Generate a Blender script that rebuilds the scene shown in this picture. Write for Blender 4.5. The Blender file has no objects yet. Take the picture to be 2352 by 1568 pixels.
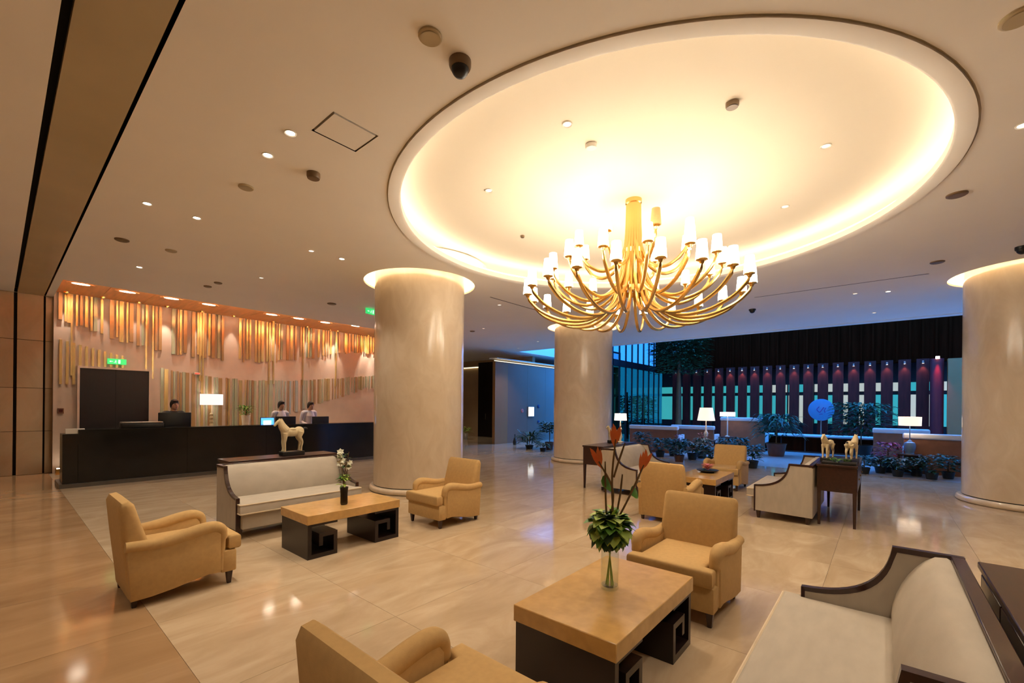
import bpy, bmesh, math, random
from mathutils import Vector, Matrix
random.seed(7)
sc = bpy.context.scene
col = sc.collection
R = math.radians
# ------------------------------------------------------------------ camera
FPX, YAW, ROLL, CX, CY, CAMH = 1004.4, R(40.28), R(0.52), 1176.0, 932.2, 1.6
fw = Vector((math.cos(YAW), math.sin(YAW), 0)); r0 = Vector((math.sin(YAW), -math.cos(YAW), 0)); u0 = Vector((0, 0, 1))
rt = math.cos(ROLL)*r0 + math.sin(ROLL)*u0; up = -math.sin(ROLL)*r0 + math.cos(ROLL)*u0
cam = bpy.data.cameras.new('camera'); camo = bpy.data.objects.new('camera', cam); col.objects.link(camo)
cam.sensor_width = 36; cam.lens = FPX/2352*36; cam.shift_y = (CY-784)/2352; cam.clip_end = 200; cam.clip_start = .05
m = Matrix((( rt.x, up.x, -fw.x, 0), (rt.y, up.y, -fw.y, 0), (rt.z, up.z, -fw.z, CAMH), (0, 0, 0, 1)))
camo.matrix_world = m; sc.camera = camo
# ------------------------------------------------------------------ world: dusk sky
w = bpy.data.worlds.new('world'); sc.world = w; w.use_nodes = True
bg = w.node_tree.nodes['Background']; bg.inputs[0].default_value = (.03, .22, .80, 1); bg.inputs[1].default_value = 5.0
# ------------------------------------------------------------------ exposure
vs = sc.view_settings; vs.view_transform = 'Standard'; vs.look = 'None'; vs.gamma = 1; vs.use_curve_mapping = False
vs.exposure = 1.16
# ------------------------------------------------------------------ light levels
WARM = (1.0, .85, .65); WARM2 = (1.0, .89, .72)
E_SHADE, E_COVE, E_RING, E_DOWN, E_WASH, E_LAMP = 10.3, 3.8, 11.0, 55.0, 85.0, .55
H = 3.96

def ray(x, y): return fw + rt*((x-CX)/FPX) - up*((y-CY)/FPX)
def P(x, y, z=0.0):            # where the pixel's ray meets height z
    d = ray(x, y); t = (z-CAMH)/d.z; return Vector((0, 0, CAMH)) + d*t
def PX(x, y, X): d = ray(x, y); return Vector((0, 0, CAMH)) + d*(X/d.x)
def PY(x, y, Y): d = ray(x, y); return Vector((0, 0, CAMH)) + d*(Y/d.y)
def seen(p, mx=60):
    v = Vector(p)-Vector((0, 0, CAMH)); d = v.dot(fw)
    if d < .2: return False
    x = CX+FPX*v.dot(rt)/d; y = CY-FPX*v.dot(up)/d
    return -mx < x < 2352+mx and -mx < y < 1568+mx

# ------------------------------------------------------------------ materials
def lin(c):
    return tuple((v/255/12.92 if v/255 <= .04045 else ((v/255+.055)/1.055)**2.4) for v in c)
MATS = {}
def base_mat(name):
    mt = bpy.data.materials.new(name); mt.use_nodes = True
    return mt, mt.node_tree.nodes, mt.node_tree.links, mt.node_tree.nodes['Principled BSDF']
def pm(name, c, rough=.5, metal=0., var=.08, scale=6., bump=0., bscale=60., spec=.5, coat=0., stretch=None, c2=None, coords='Object'):
    mt, N, L, b = base_mat(name)
    c = lin(c); hi = lin(c2) if c2 else tuple(min(1, v*(1+var)) for v in c); lo = c if c2 else tuple(v*(1-var) for v in c)
    tc = N.new('ShaderNodeTexCoord'); mp = N.new('ShaderNodeMapping')
    if coords == 'World':
        ge = N.new('ShaderNodeNewGeometry'); L.new(ge.outputs['Position'], mp.inputs[0])
    else: L.new(tc.outputs[coords], mp.inputs[0])
    if stretch: mp.inputs['Scale'].default_value = stretch
    nz = N.new('ShaderNodeTexNoise'); nz.inputs['Scale'].default_value = scale; nz.inputs['Detail'].default_value = 4
    L.new(mp.outputs[0], nz.inputs['Vector'])
    cr = N.new('ShaderNodeValToRGB'); cr.color_ramp.elements[0].position = .3; cr.color_ramp.elements[1].position = .7
    cr.color_ramp.elements[0].color = (*lo, 1); cr.color_ramp.elements[1].color = (*hi, 1)
    L.new(nz.outputs[0], cr.inputs[0]); L.new(cr.outputs[0], b.inputs['Base Color'])
    b.inputs['Roughness'].default_value = rough; b.inputs['Metallic'].default_value = metal
    b.inputs['Specular IOR Level'].default_value = spec; b.inputs['Coat Weight'].default_value = coat
    b.inputs['Coat Roughness'].default_value = .05
    if bump:
        n2 = N.new('ShaderNodeTexNoise'); n2.inputs['Scale'].default_value = bscale; n2.inputs['Detail'].default_value = 3
        L.new(mp.outputs[0], n2.inputs['Vector'])
        bp = N.new('ShaderNodeBump'); bp.inputs['Strength'].default_value = bump; bp.inputs['Distance'].default_value = .004
        L.new(n2.outputs[0], bp.inputs['Height']); L.new(bp.outputs[0], b.inputs['Normal'])
    MATS[name] = mt; return mt
def marble(name, c1, c2, c3, scale=.9, rough=.12, spec=.5, rnd=.06, rot=.5, stretch=(1, 2.6, 1), coat=0.):
    mt, N, L, b = base_mat(name)
    ge = N.new('ShaderNodeNewGeometry'); mp = N.new('ShaderNodeMapping'); L.new(ge.outputs['Position'], mp.inputs[0])
    mp.inputs['Rotation'].default_value = (0, 0, rot); mp.inputs['Scale'].default_value = stretch
    oi = N.new('ShaderNodeObjectInfo'); mul = N.new('ShaderNodeMath'); mul.operation = 'MULTIPLY'; mul.inputs[1].default_value = 3.
    L.new(oi.outputs['Random'], mul.inputs[0]); cb = N.new('ShaderNodeCombineXYZ'); L.new(mul.outputs[0], cb.inputs[0]); L.new(mul.outputs[0], cb.inputs[1])
    ad = N.new('ShaderNodeVectorMath'); ad.operation = 'ADD'; L.new(mp.outputs[0], ad.inputs[0]); L.new(cb.outputs[0], ad.inputs[1])
    n1 = N.new('ShaderNodeTexNoise'); n1.inputs['Scale'].default_value = scale; n1.inputs['Detail'].default_value = 8; n1.inputs['Distortion'].default_value = 1.2
    n1.inputs['Roughness'].default_value = .6
    L.new(ad.outputs[0], n1.inputs['Vector'])
    cr = N.new('ShaderNodeValToRGB'); e = cr.color_ramp.elements
    e[0].position = .28; e[0].color = (*lin(c1), 1); e[1].position = .72; e[1].color = (*lin(c3), 1)
    k = e.new(.5); k.color = (*lin(c2), 1)
    L.new(n1.outputs[0], cr.inputs[0])
    hs = N.new('ShaderNodeHueSaturation'); mr = N.new('ShaderNodeMapRange'); mr.inputs[3].default_value = 1-rnd; mr.inputs[4].default_value = 1+rnd
    L.new(oi.outputs['Random'], mr.inputs[0]); L.new(mr.outputs[0], hs.inputs['Value']); L.new(cr.outputs[0], hs.inputs['Color'])
    L.new(hs.outputs[0], b.inputs['Base Color'])
    b.inputs['Roughness'].default_value = rough; b.inputs['Specular IOR Level'].default_value = spec; b.inputs['Coat Weight'].default_value = coat
    MATS[name] = mt; return mt
def emi(name, c, s):
    mt, N, L, b = base_mat(name)
    nz = N.new('ShaderNodeTexNoise'); nz.inputs['Scale'].default_value = 2.0
    mr = N.new('ShaderNodeMapRange'); mr.inputs[3].default_value = s*.95; mr.inputs[4].default_value = s*1.05
    L.new(nz.outputs[0], mr.inputs[0]); L.new(mr.outputs[0], b.inputs['Emission Strength'])
    b.inputs['Base Color'].default_value = tuple(v*.5 for v in c)+(1,); b.inputs['Emission Color'].default_value = (*c, 1)
    MATS[name] = mt; return mt
def glass(name, tint, gl=.08, rough=.02, ior=1.45):
    mt, N, L, b = base_mat(name); N.remove(b)
    t = N.new('ShaderNodeBsdfTransparent'); t.inputs[0].default_value = (*tint, 1)
    g = N.new('ShaderNodeBsdfGlossy'); g.inputs['Roughness'].default_value = rough
    fr0 = N.new('ShaderNodeFresnel'); fr0.inputs[0].default_value = ior
    ge = N.new('ShaderNodeNewGeometry'); inv = N.new('ShaderNodeMath'); inv.operation = 'SUBTRACT'; inv.inputs[0].default_value = 1.
    L.new(ge.outputs['Backfacing'], inv.inputs[1]); fr = N.new('ShaderNodeMath'); fr.operation = 'MULTIPLY'   # only the front face mirrors
    L.new(inv.outputs[0], fr.inputs[0]); L.new(fr0.outputs[0], fr.inputs[1])
    mx = N.new('ShaderNodeMixShader'); L.new(fr.outputs[0], mx.inputs[0]); L.new(t.outputs[0], mx.inputs[1]); L.new(g.outputs[0], mx.inputs[2])
    L.new(mx.outputs[0], N['Material Output'].inputs[0]); MATS[name] = mt; return mt

marble('floor_marble', (180, 156, 126), (193, 170, 141), (206, 186, 158), scale=1.1, rough=.09, rnd=.03)
marble('floor_brown', (158, 124, 90), (172, 138, 102), (186, 152, 116), scale=.8, rough=.10, rnd=.05)
pm('grout', (120, 96, 72), .5)
pm('paint', (249, 243, 234), .75, var=.015, scale=1.2)
pm('paint_dimmed', (232, 220, 200), .7, var=.01, scale=1.0)  # shade put into the colour: ceiling paint darkened so the recess glows less
pm('strip_stone', (190, 172, 136), .35, var=.06, scale=1.5, coords='World')
pm('gap_black', (14, 10, 9), .8)
marble('column_stone', (212, 192, 166), (220, 202, 178), (228, 212, 190), scale=3.0, rough=.16, rnd=.02, stretch=(1, 1, .5))
marble('pillar_stone', (160, 138, 110), (170, 148, 120), (180, 158, 130), scale=1.2, rough=.22, rnd=.02, stretch=(1, 1, .6))
pm('copper', (242, 172, 112), .4, metal=.1, var=.12, scale=3, stretch=(6, .6, 1))
pm('recep_wall', (176, 160, 146), .55, var=.05, scale=3)
pm('strip_gold', (220, 188, 124), .25, metal=.7, var=.1, scale=4)
pm('strip_bronze', (164, 132, 92), .3, metal=.5, var=.12, scale=4)
pm('strip_glass', (160, 164, 138), .15, metal=.2, var=.12, scale=4)
pm('black_stone', (26, 25, 24), .18, var=.35, scale=5, coords='World')
pm('grey_stone', (92, 86, 78), .35, var=.08)
pm('dark_wood', (52, 28, 22), .28, var=.25, scale=4, stretch=(1, 8, 8), coat=.2)
pm('dark_wood_door', (20, 10, 11), .4, var=.25, scale=3, stretch=(8, 8, 1))
pm('table_top', (205, 162, 98), .22, var=.10, scale=14, coat=.3)
pm('table_base', (34, 22, 20), .3, var=.25, scale=5)
pm('chair_fabric', (200, 164, 108), .85, var=.05, scale=30, bump=.25, bscale=500)
pm('sofa_fabric', (184, 174, 160), .8, var=.07, scale=5, bump=.2, bscale=300, stretch=(1, 3, 1))
pm('sofa_piping', (214, 196, 168), .7)
pm('gold', (224, 184, 112), .24, metal=1, var=.06, scale=4)
pm('steel', (170, 165, 158), .3, metal=.9)
pm('white_plastic', (226, 220, 208), .45, var=.02)
pm('black_plastic', (20, 20, 22), .4)
pm('camera_grey', (120, 96, 68), .4, var=.1)
pm('ceramic_white', (232, 222, 200), .3, var=.06, scale=8, c2=(240, 232, 214))
pm('horse_cream', (226, 208, 168), .4, var=.12, scale=6)
pm('leaf_green', (84, 136, 44), .45, var=.35, scale=9)
pm('leaf_light', (164, 190, 84), .45, var=.25, scale=9)
pm('leaf_dark', (32, 70, 36), .5, var=.4, scale=7)
pm('stem_brown', (104, 78, 44), .6, var=.2)
pm('petal_orange', (226, 120, 62), .5, var=.2)
pm('petal_pink', (232, 130, 120), .5, var=.2)
pm('petal_white', (232, 230, 206), .5, var=.06)
pm('petal_magenta', (150, 20, 60), .5, var=.2)
pm('pot_brown', (96, 58, 36), .5, var=.2)
pm('pot_dark', (36, 36, 34), .5, var=.2)
pm('soil', (46, 34, 26), .9)
pm('lounge_brown', (128, 82, 54), .6, var=.12)
pm('lounge_pale', (214, 212, 208), .6, var=.05)
pm('atrium_floor', (196, 190, 182), .18, var=.05, scale=1)
pm('fin_wood', (70, 26, 22), .5, spec=.2, var=.3, scale=3, stretch=(4, 4, .5))
pm('dark_wall', (46, 15, 5), .9, var=.25, scale=2, stretch=(1, 5, .3), spec=.0)
pm('mullion', (28, 34, 40), .4)
pm('blue_panel', (134, 110, 92), .3, var=.05, scale=1)
pm('wall_beige', (196, 164, 124), .5, var=.05, scale=2)
pm('wall_tan', (150, 112, 66), .5, var=.05, scale=2)
pm('red_paint', (96, 22, 26), .5, var=.1)
pm('skin', (214, 166, 134), .5, var=.04)
pm('hair', (30, 22, 18), .5, var=.2)
pm('shirt_white', (226, 226, 236), .7, var=.04)
pm('suit_dark', (34, 30, 34), .7, var=.1)
pm('eye_dark', (30, 20, 16), .3)
pm('lip', (170, 92, 82), .5)
pm('sign_blue', (70, 128, 160), .4, var=.04)
pm('sign_mark', (88, 60, 130), .5)
pm('screen_blue_off', (38, 60, 110), .3)
pm('jar_blue', (120, 150, 180), .2, var=.2)
pm('ground_out', (40, 48, 44), .9, var=.3)
emi('led_warm', WARM2, E_COVE); emi('led_ring', (1., .86, .62), E_RING); emi('led_copper', (1., .84, .6), 60.); emi('led_dim', (1., .86, .55), .9)
emi('shade_lit', (1., .87, .68), E_SHADE); emi('lens_lit', (1., .88, .7), 12.0); emi('lens_dim', (1., .86, .7), .9)
emi('lamp_lit', (1., .80, .62), E_LAMP); emi('lamp_white', (1., .93, .86), E_LAMP*.8)
emi('exit_green', (.05, .8, .2), .4); emi('exit_white', (.6, 1., .7), .6); emi('alarm_red', (.9, .08, .05), .6)
emi('screen_blue', (.06, .25, .9), 1.4); emi('screen_white', (.6, .75, 1.), 1.2)
emi('win_teal', (.06, .55, .52), .27); emi('win_white', (.62, .66, .52), .32); emi('spot_lens', (1., .9, .85), 3.0); emi('panel_lit', (1., .95, .75), .7)
emi('uplight_lens', WARM, 12.)
glass('glass_clear', (.93, .95, .93)); glass('glass_sky', (.38, .46, .50)); glass('glass_smoke', (.32, .32, .30)); glass('glass_teal', (.10, .24, .19))

# ------------------------------------------------------------------ mesh builder
class G:
    def __init__(s): s.bm = bmesh.new()
    def _bev(s, edges, off, seg):
        if off > 0: bmesh.ops.bevel(s.bm, geom=list(edges), offset=off, segments=seg, profile=.5, affect='EDGES', clamp_overlap=True)
    def box(s, x0, x1, y0, y1, z0, z1, bev=0, seg=2, taper=None):
        v = [s.bm.verts.new(p) for p in ((x0,y0,z0),(x1,y0,z0),(x1,y1,z0),(x0,y1,z0),(x0,y0,z1),(x1,y0,z1),(x1,y1,z1),(x0,y1,z1))]
        if taper:      # scale of the bottom face about its centre
            cx, cy = (x0+x1)/2, (y0+y1)/2
            for q in v[:4]: q.co.x = cx+(q.co.x-cx)*taper; q.co.y = cy+(q.co.y-cy)*taper
        fs = [s.bm.faces.new([v[i] for i in q]) for q in ((3,2,1,0),(4,5,6,7),(0,1,5,4),(1,2,6,5),(2,3,7,6),(3,0,4,7))]
        if bev: s._bev({e for f in fs for e in f.edges}, bev, seg)
        return s
    def prism(s, poly, axis, a0, a1, bev=0, seg=2):
        def mk(p, a): return {'x': (a, p[0], p[1]), 'y': (p[0], a, p[1]), 'z': (p[0], p[1], a)}[axis]
        A = [s.bm.verts.new(mk(p, a0)) for p in poly]; B = [s.bm.verts.new(mk(p, a1)) for p in poly]; n = len(poly)
        fs = [s.bm.faces.new(A[::-1]), s.bm.faces.new(B)]
        for i in range(n): s.bm.faces.new((A[i], A[(i+1) % n], B[(i+1) % n], B[i]))
        allf = set(fs)
        for q in A: allf |= set(q.link_faces)
        bmesh.ops.recalc_face_normals(s.bm, faces=list(allf))
        if bev: s._bev({e for f in fs for e in f.edges}, bev, seg)
        return s
    def lathe(s, prof, n=32, c=(0, 0, 0), cap0=False, cap1=False, flip=False):
        rings = []
        for r, z in prof:
            if r < 1e-6: rings.append([s.bm.verts.new((c[0], c[1], c[2]+z))])
            else: rings.append([s.bm.verts.new((c[0]+r*math.cos(2*math.pi*i/n), c[1]+r*math.sin(2*math.pi*i/n), c[2]+z)) for i in range(n)])
        new = []
        for a, b in zip(rings, rings[1:]):
            for i in range(n):
                j = (i+1) % n
                if len(a) == 1 and len(b) == 1: continue
                if len(a) == 1: new.append(s.bm.faces.new((a[0], b[j], b[i])))
                elif len(b) == 1: new.append(s.bm.faces.new((a[i], a[j], b[0])))
                else: new.append(s.bm.faces.new((a[i], a[j], b[j], b[i])))
        if cap0 and len(rings[0]) > 1: new.append(s.bm.faces.new(rings[0][::-1]))
        if cap1 and len(rings[-1]) > 1: new.append(s.bm.faces.new(rings[-1]))
        if flip: bmesh.ops.reverse_faces(s.bm, faces=new)
        return s
    def tube(s, pts, rad, n=8, sx=1.0):
        pts = [Vector(p) for p in pts]; k = len(pts)
        rs = rad if isinstance(rad, (list, tuple)) else [rad]*k
        rings = []; prev = None
        for i, p in enumerate(pts):
            t = (pts[min(i+1, k-1)]-pts[max(i-1, 0)]).normalized()
            if prev is None: a = t.orthogonal().normalized()
            else:
                a = prev - t*prev.dot(t); a = a.normalized() if a.length > 1e-6 else t.orthogonal().normalized()
            prev = a; b = t.cross(a)
            rings.append([s.bm.verts.new(p+(a*math.cos(2*math.pi*j/n)*sx+b*math.sin(2*math.pi*j/n))*rs[i]) for j in range(n)])
        for A, B in zip(rings, rings[1:]):
            for j in range(n): s.bm.faces.new((A[j], A[(j+1) % n], B[(j+1) % n], B[j]))
        s.bm.faces.new(rings[0][::-1]); s.bm.faces.new(rings[-1]); return s
    def ell(s, c, r, n=14, m=9):
        prof = []
        rings = []
        for i in range(m+1):
            a = math.pi*i/m - math.pi/2; z = math.sin(a)*r[2]; q = math.cos(a)
            if i in (0, m): rings.append([s.bm.verts.new((c[0], c[1], c[2]+z))])
            else: rings.append([s.bm.verts.new((c[0]+q*r[0]*math.cos(2*math.pi*j/n), c[1]+q*r[1]*math.sin(2*math.pi*j/n), c[2]+z)) for j in range(n)])
        for a, b in zip(rings, rings[1:]):
            for i in range(n):
                j = (i+1) % n
                if len(a) == 1: s.bm.faces.new((a[0], b[j], b[i]))
                elif len(b) == 1: s.bm.faces.new((a[i], a[j], b[0]))
                else: s.bm.faces.new((a[i], a[j], b[j], b[i]))
        return s
    def leaf(s, p, d, length, width, droop=.3, seg=3, side=None):
        p = Vector(p); d = Vector(d).normalized()
        sd = (side or d.cross(Vector((0, 0, 1)))); sd = sd.normalized() if sd.length > .01 else Vector((1, 0, 0))
        L = []; 
        for i in range(seg+1):
            t = i/seg; wv = width*.5*math.sin(math.pi*min(.98, .12+.88*t))*(1 if i < seg else .05)
            c = p+d*length*t+Vector((0, 0, -droop*length*t*t))
            L.append((s.bm.verts.new(c-sd*wv+Vector((0, 0, .15*wv))), s.bm.verts.new(c+Vector((0, 0, -.12*wv))), s.bm.verts.new(c+sd*wv+Vector((0, 0, .15*wv)))))
        for a, b in zip(L, L[1:]):
            s.bm.faces.new((a[0], a[1], b[1], b[0])); s.bm.faces.new((a[1], a[2], b[2], b[1]))
        return s
    def mesh(s, name, mat, smooth=True, ang=38):
        me = bpy.data.meshes.new(name); bmesh.ops.recalc_face_normals(s.bm, faces=s.bm.faces) if False else None
        s.bm.to_mesh(me); s.bm.free(); me.materials.append(MATS[mat])
        if smooth:
            me.shade_smooth(); me.set_sharp_from_angle(angle=R(ang))
        return me
    def obj(s, name, mat, parent=None, loc=None, rz=None, **k):
        o = bpy.data.objects.new(name, s.mesh(name, mat, **k)); col.objects.link(o)
        if parent: o.parent = parent
        if loc is not None: o.location = loc
        if rz is not None: o.rotation_euler = (0, 0, rz)
        return o
def tag(o, label=None, cat=None, group=None, kind=None):
    if label: o['label'] = label
    if cat: o['category'] = cat
    if group: o['group'] = group
    if kind: o['kind'] = kind
    return o
def empty(name, loc, rz=0.0):
    o = bpy.data.objects.new(name, None); col.objects.link(o); o.location = loc; o.rotation_euler = (0, 0, rz); o.empty_display_size = .1; return o
KIDS = {}
def kids(o): return [c for c in bpy.data.objects if c.parent == o]
def copy_tree(o, parent=None):
    c = o.copy(); col.objects.link(c); c.parent = parent
    for ch in kids(o): copy_tree(ch, c)
    return c
def inst(me_obj, name, parent, loc=(0, 0, 0), rot=(0, 0, 0), scale=(1, 1, 1)):
    o = bpy.data.objects.new(name, me_obj.data if hasattr(me_obj, 'data') else me_obj); col.objects.link(o)
    o.parent = parent; o.location = loc; o.rotation_euler = rot; o.scale = scale; return o
def struct(o): o['kind'] = 'structure'; return o
def light(kind, name, loc, energy, color, parent=None, **k):
    l = bpy.data.lights.new(name, kind); l.energy = energy; l.color = color
    for a, v in k.items(): setattr(l, a, v)
    o = bpy.data.objects.new(name, l); col.objects.link(o); o.location = loc
    if parent: o.parent = parent
    return o
def arc(cx, cy, r, a0, a1, n):
    return [(cx+r*math.cos(a0+(a1-a0)*i/n), cy+r*math.sin(a0+(a1-a0)*i/n)) for i in range(n+1)]
def bez(p0, p1, p2, p3, n=12):
    out = []
    for i in range(n+1):
        t = i/n; q = 1-t
        out.append(tuple(q**3*a+3*q*q*t*b+3*q*t*t*c+t**3*d for a, b, c, d in zip(p0, p1, p2, p3)))
    return out
def catmull(pts, n=6):
    pts = [Vector(p) for p in pts]; pts = [2*pts[0]-pts[1]]+pts+[2*pts[-1]-pts[-2]]; out = []
    for i in range(1, len(pts)-2):
        a, b, c, d = pts[i-1:i+3]
        for k in range(n):
            t = k/n; out.append(.5*((2*b)+(c-a)*t+(2*a-5*b+4*c-d)*t*t+(3*b-a-3*c+d)*t**3))
    out.append(pts[-2]); return out

# =================================================================== THE SETTING
C1, C2, C3 = (5.37, 6.93), (11.35, 6.85), (11.30, -1.95); CR = .855
DC = (5.37, 2.50); DR = 2.95
# floor --------------------------------------------------------------
fl = struct(G().box(-6, 13.75, -8, 14.6, -.06, -.008).obj('floor', 'grout', smooth=False))
TS = 1.2
tile_me = {}
def tile(x0, x1, y0, y1, matn):
    key = (round(x1-x0, 3), round(y1-y0, 3), matn)
    if key not in tile_me:
        w_, d_ = (x1-x0)/2-.0012, (y1-y0)/2-.0012
        tile_me[key] = G().box(-w_, w_, -d_, d_, -.008, 0).mesh('floor_tile', matn, smooth=False)
    inst(tile_me[key], 'floor_tile', fl, ((x0+x1)/2, (y0+y1)/2, 0))
XB = .765
def strip_tiles(xs, ys, matn):
    for i in range(len(xs)-1):
        for j in range(len(ys)-1):
            x0, x1, y0, y1 = xs[i], xs[i+1], ys[j], ys[j+1]
            if any(seen((x, y, 0)) for x in (x0, (x0+x1)/2, x1) for y in (y0, (y0+y1)/2, y1)): tile(x0, x1, y0, y1, matn)
            else: rest.append((x0, x1, y0, y1, matn))
rest = []
xs = [XB+TS*i for i in range(11)]+[13.75]
ys = [-8+1.2*i for i in range(19)]+[14.35]
strip_tiles(xs, ys, 'floor_marble')
xs2 = [-6, -4.035, -2.835, -1.635, -.435, XB]
strip_tiles(xs2, ys, 'floor_brown')
for mn in ('floor_marble', 'floor_brown'):          # slabs outside the view, joined
    g = G()
    for x0, x1, y0, y1, q in rest:
        if q == mn: g.box(x0+.001, x1-.001, y0+.001, y1-.001, -.008, 0)
    tag(g.obj('floor_slabs', mn, fl, smooth=False), kind='stuff')
# corridor and atrium floors
struct(G().box(11.4, 24, 14.35, 20, -.06, 0).obj('floor_corridor', 'floor_marble', smooth=False))
struct(G().box(13.75, 24, 8.6, 14.35, -.06, 0).obj('floor_side_passage', 'floor_marble', smooth=False))
struct(G().box(13.75, 24, -8, 8.6, -.06, 0).obj('floor_lounge', 'atrium_floor', smooth=False))
# ceiling ---------------------------------------------------------------
def flat_with_holes(outer, holes, z):
    bm = bmesh.new(); ed = []
    for loop in [outer]+holes:
        vs_ = [bm.verts.new((x, y, z)) for x, y in loop]
        ed += [bm.edges.new((vs_[i], vs_[(i+1) % len(vs_)])) for i in range(len(vs_))]
    bmesh.ops.triangle_fill(bm, use_beauty=True, use_dissolve=False, edges=ed)
    for f in bm.faces:
        if f.normal.z > 0: f.normal_flip()
    g = G(); g.bm.free(); g.bm = bm; return g
def circ(c, r, n=96): return [(c[0]+r*math.cos(2*math.pi*i/n), c[1]+r*math.sin(2*math.pi*i/n)) for i in range(n)]
def rect(x0, x1, y0, y1): return [(x0, y0), (x1, y0), (x1, y1), (x0, y1)]
RX0, RX1, RY0, RY1 = .82, 11.4, 12.08, 14.1
hatch = [tuple(P(x, y, H)[:2]) for x, y in ((712, 298), (768, 258), (872, 313), (815, 348))]
hx = sorted(p[0] for p in hatch); hy = sorted(p[1] for p in hatch)
HX0, HX1, HY0, HY1 = (hx[0]+hx[1])/2, (hx[2]+hx[3])/2, (hy[0]+hy[1])/2, (hy[2]+hy[3])/2
outer = [(-6, -8), (15.1, -8), (15.1, 8.6), (14.5, 8.6), (14.5, 12), (24, 12), (24, 20), (11.4, 20), (11.4, 14.3), (-6, 14.3)]
holes = [rect(RX0, RX1-.05, RY0, RY1), circ(DC, 3.10), circ(C1, 1.06, 64), circ(C2, 1.06, 64), circ(C3, 1.06, 64),
         rect(.235, .705, -7.9, 14.25), rect(6.92, 8.6, 6.50, 6.53), rect(10.43, 10.46, -.60, 2.10), rect(HX0, HX1, HY0, HY1)]
ceil = struct(flat_with_holes(outer, holes, H).obj('ceiling', 'paint', smooth=False))
G().box(-6.2, 15.1, -8.2, 8.6, 4.75, 4.85).box(-6.2, 14.6, 8.6, 14.8, 4.75, 4.85).box(14.6, 24.2, 12.0, 14.8, 4.75, 4.85).box(11.4, 24.2, 14.8, 20.2, 4.75, 4.85).obj('ceiling_deck', 'gap_black', ceil, smooth=False)
G().box(.285, .678, -7.9, 14.25, H-.004, H+.05).obj('stone_band', 'strip_stone', ceil, smooth=False)
G().box(.225, .715, -7.95, 14.26, H+.10, H+.13).obj('shadow_gap', 'gap_black', ceil, smooth=False)
G().box(6.91, 8.61, 6.49, 6.54, H+.05, H+.08).obj('slot_diffuser', 'gap_black', ceil, smooth=False)
G().box(10.42, 10.47, -.61, 2.11, H+.05, H+.08).obj('slot_diffuser', 'gap_black', ceil, smooth=False)
G().box(HX0+.018, HX1-.018, HY0+.018, HY1-.018, H-.002, H+.02).obj('access_hatch', 'paint', ceil, smooth=False)
G().box(HX0-.02, HX1+.02, HY0-.02, HY1+.02, H+.03, H+.05).obj('hatch_frame', 'strip_stone', ceil, smooth=False)
# dome recess
g = G().lathe([(3.085, H+.05), (3.085, H-.012), (DR+.02, H-.012), (DR, H), (DR, H+.075), (DR+.03, H+.085), (DR+.05, H+.10)], 128, (*DC, 0))
g.obj('dome_rim', 'paint', ceil)
G().lathe([(3.13, H+.008), (3.06, H+.012)], 96, (*DC, 0)).obj('rim_groove', 'strip_stone', ceil)
G().lathe([(DR+.05, H+.10), (3.36, H+.10), (3.42, H+.13), (3.42, 4.18)] + [(3.42-.14*(1-math.cos(a)), 4.18+.10*math.sin(a)) for a in (R(30), R(60), R(90))] + [(2.6, 4.295), (1.2, 4.305), (0, 4.305)], 128, (*DC, 0), flip=True).obj('dome_shell', 'paint_dimmed', ceil)
G().lathe([(3.02, H+.108), (3.02, H+.125), (3.06, H+.135), (3.10, H+.125), (3.10, H+.108)], 96, (*DC, 0)).obj('cove_light', 'led_warm', ceil)
for c in (C1, C2, C3):
    G().lathe([(1.06, H), (1.06, H+.035), (1.10, H+.045)], 64, (*c, 0)).obj('ring_lip', 'paint', ceil)
    G().lathe([(1.10, H+.045), (1.30, H+.05), (1.32, H+.08), (1.32, H+.30), (CR-.01, H+.30)], 64, (*c, 0), flip=True).obj('ring_recess', 'paint_dimmed', ceil)
    G().lathe([(1.17, H+.055), (1.17, H+.075), (1.21, H+.075), (1.21, H+.055)], 64, (*c, 0)).obj('ring_light', 'led_ring', ceil)
# header over the lounge opening
struct(G().box(15.1, 15.4, -8, 8.6, H-.02, 6.2).obj('trim_1', 'paint', smooth=False))
# walls out of view, so the room is closed
struct(G().box(-6.2, -6, -8.2, 14.6, 0, 4.8).obj('wall_left', 'wall_beige', smooth=False))
struct(G().box(-6, 15.1, -8.2, -8, 0, 4.8).obj('wall_front', 'wall_beige', smooth=False))
struct(G().box(-6, RX1+.2, 14.6, 14.8, 0, 4.8).obj('wall_reception_rear', 'wall_beige', smooth=False))
struct(G().box(RX1, 24.2, 20, 20.2, 0, 4.8).obj('wall_corridor_end', 'wall_beige', smooth=False))
struct(G().box(14.5, 14.6, 8.6, 12.1, H-.01, 4.8).obj('trim_0', 'paint', smooth=False))
struct(G().box(14.6, 24.2, 12.0, 12.1, H-.01, 4.8).obj('trim_00', 'paint', smooth=False))
struct(G().box(24, 24.2, 12.0, 20, 0, 4.8).obj('wall_corridor_side', 'wall_beige', smooth=False))
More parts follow.
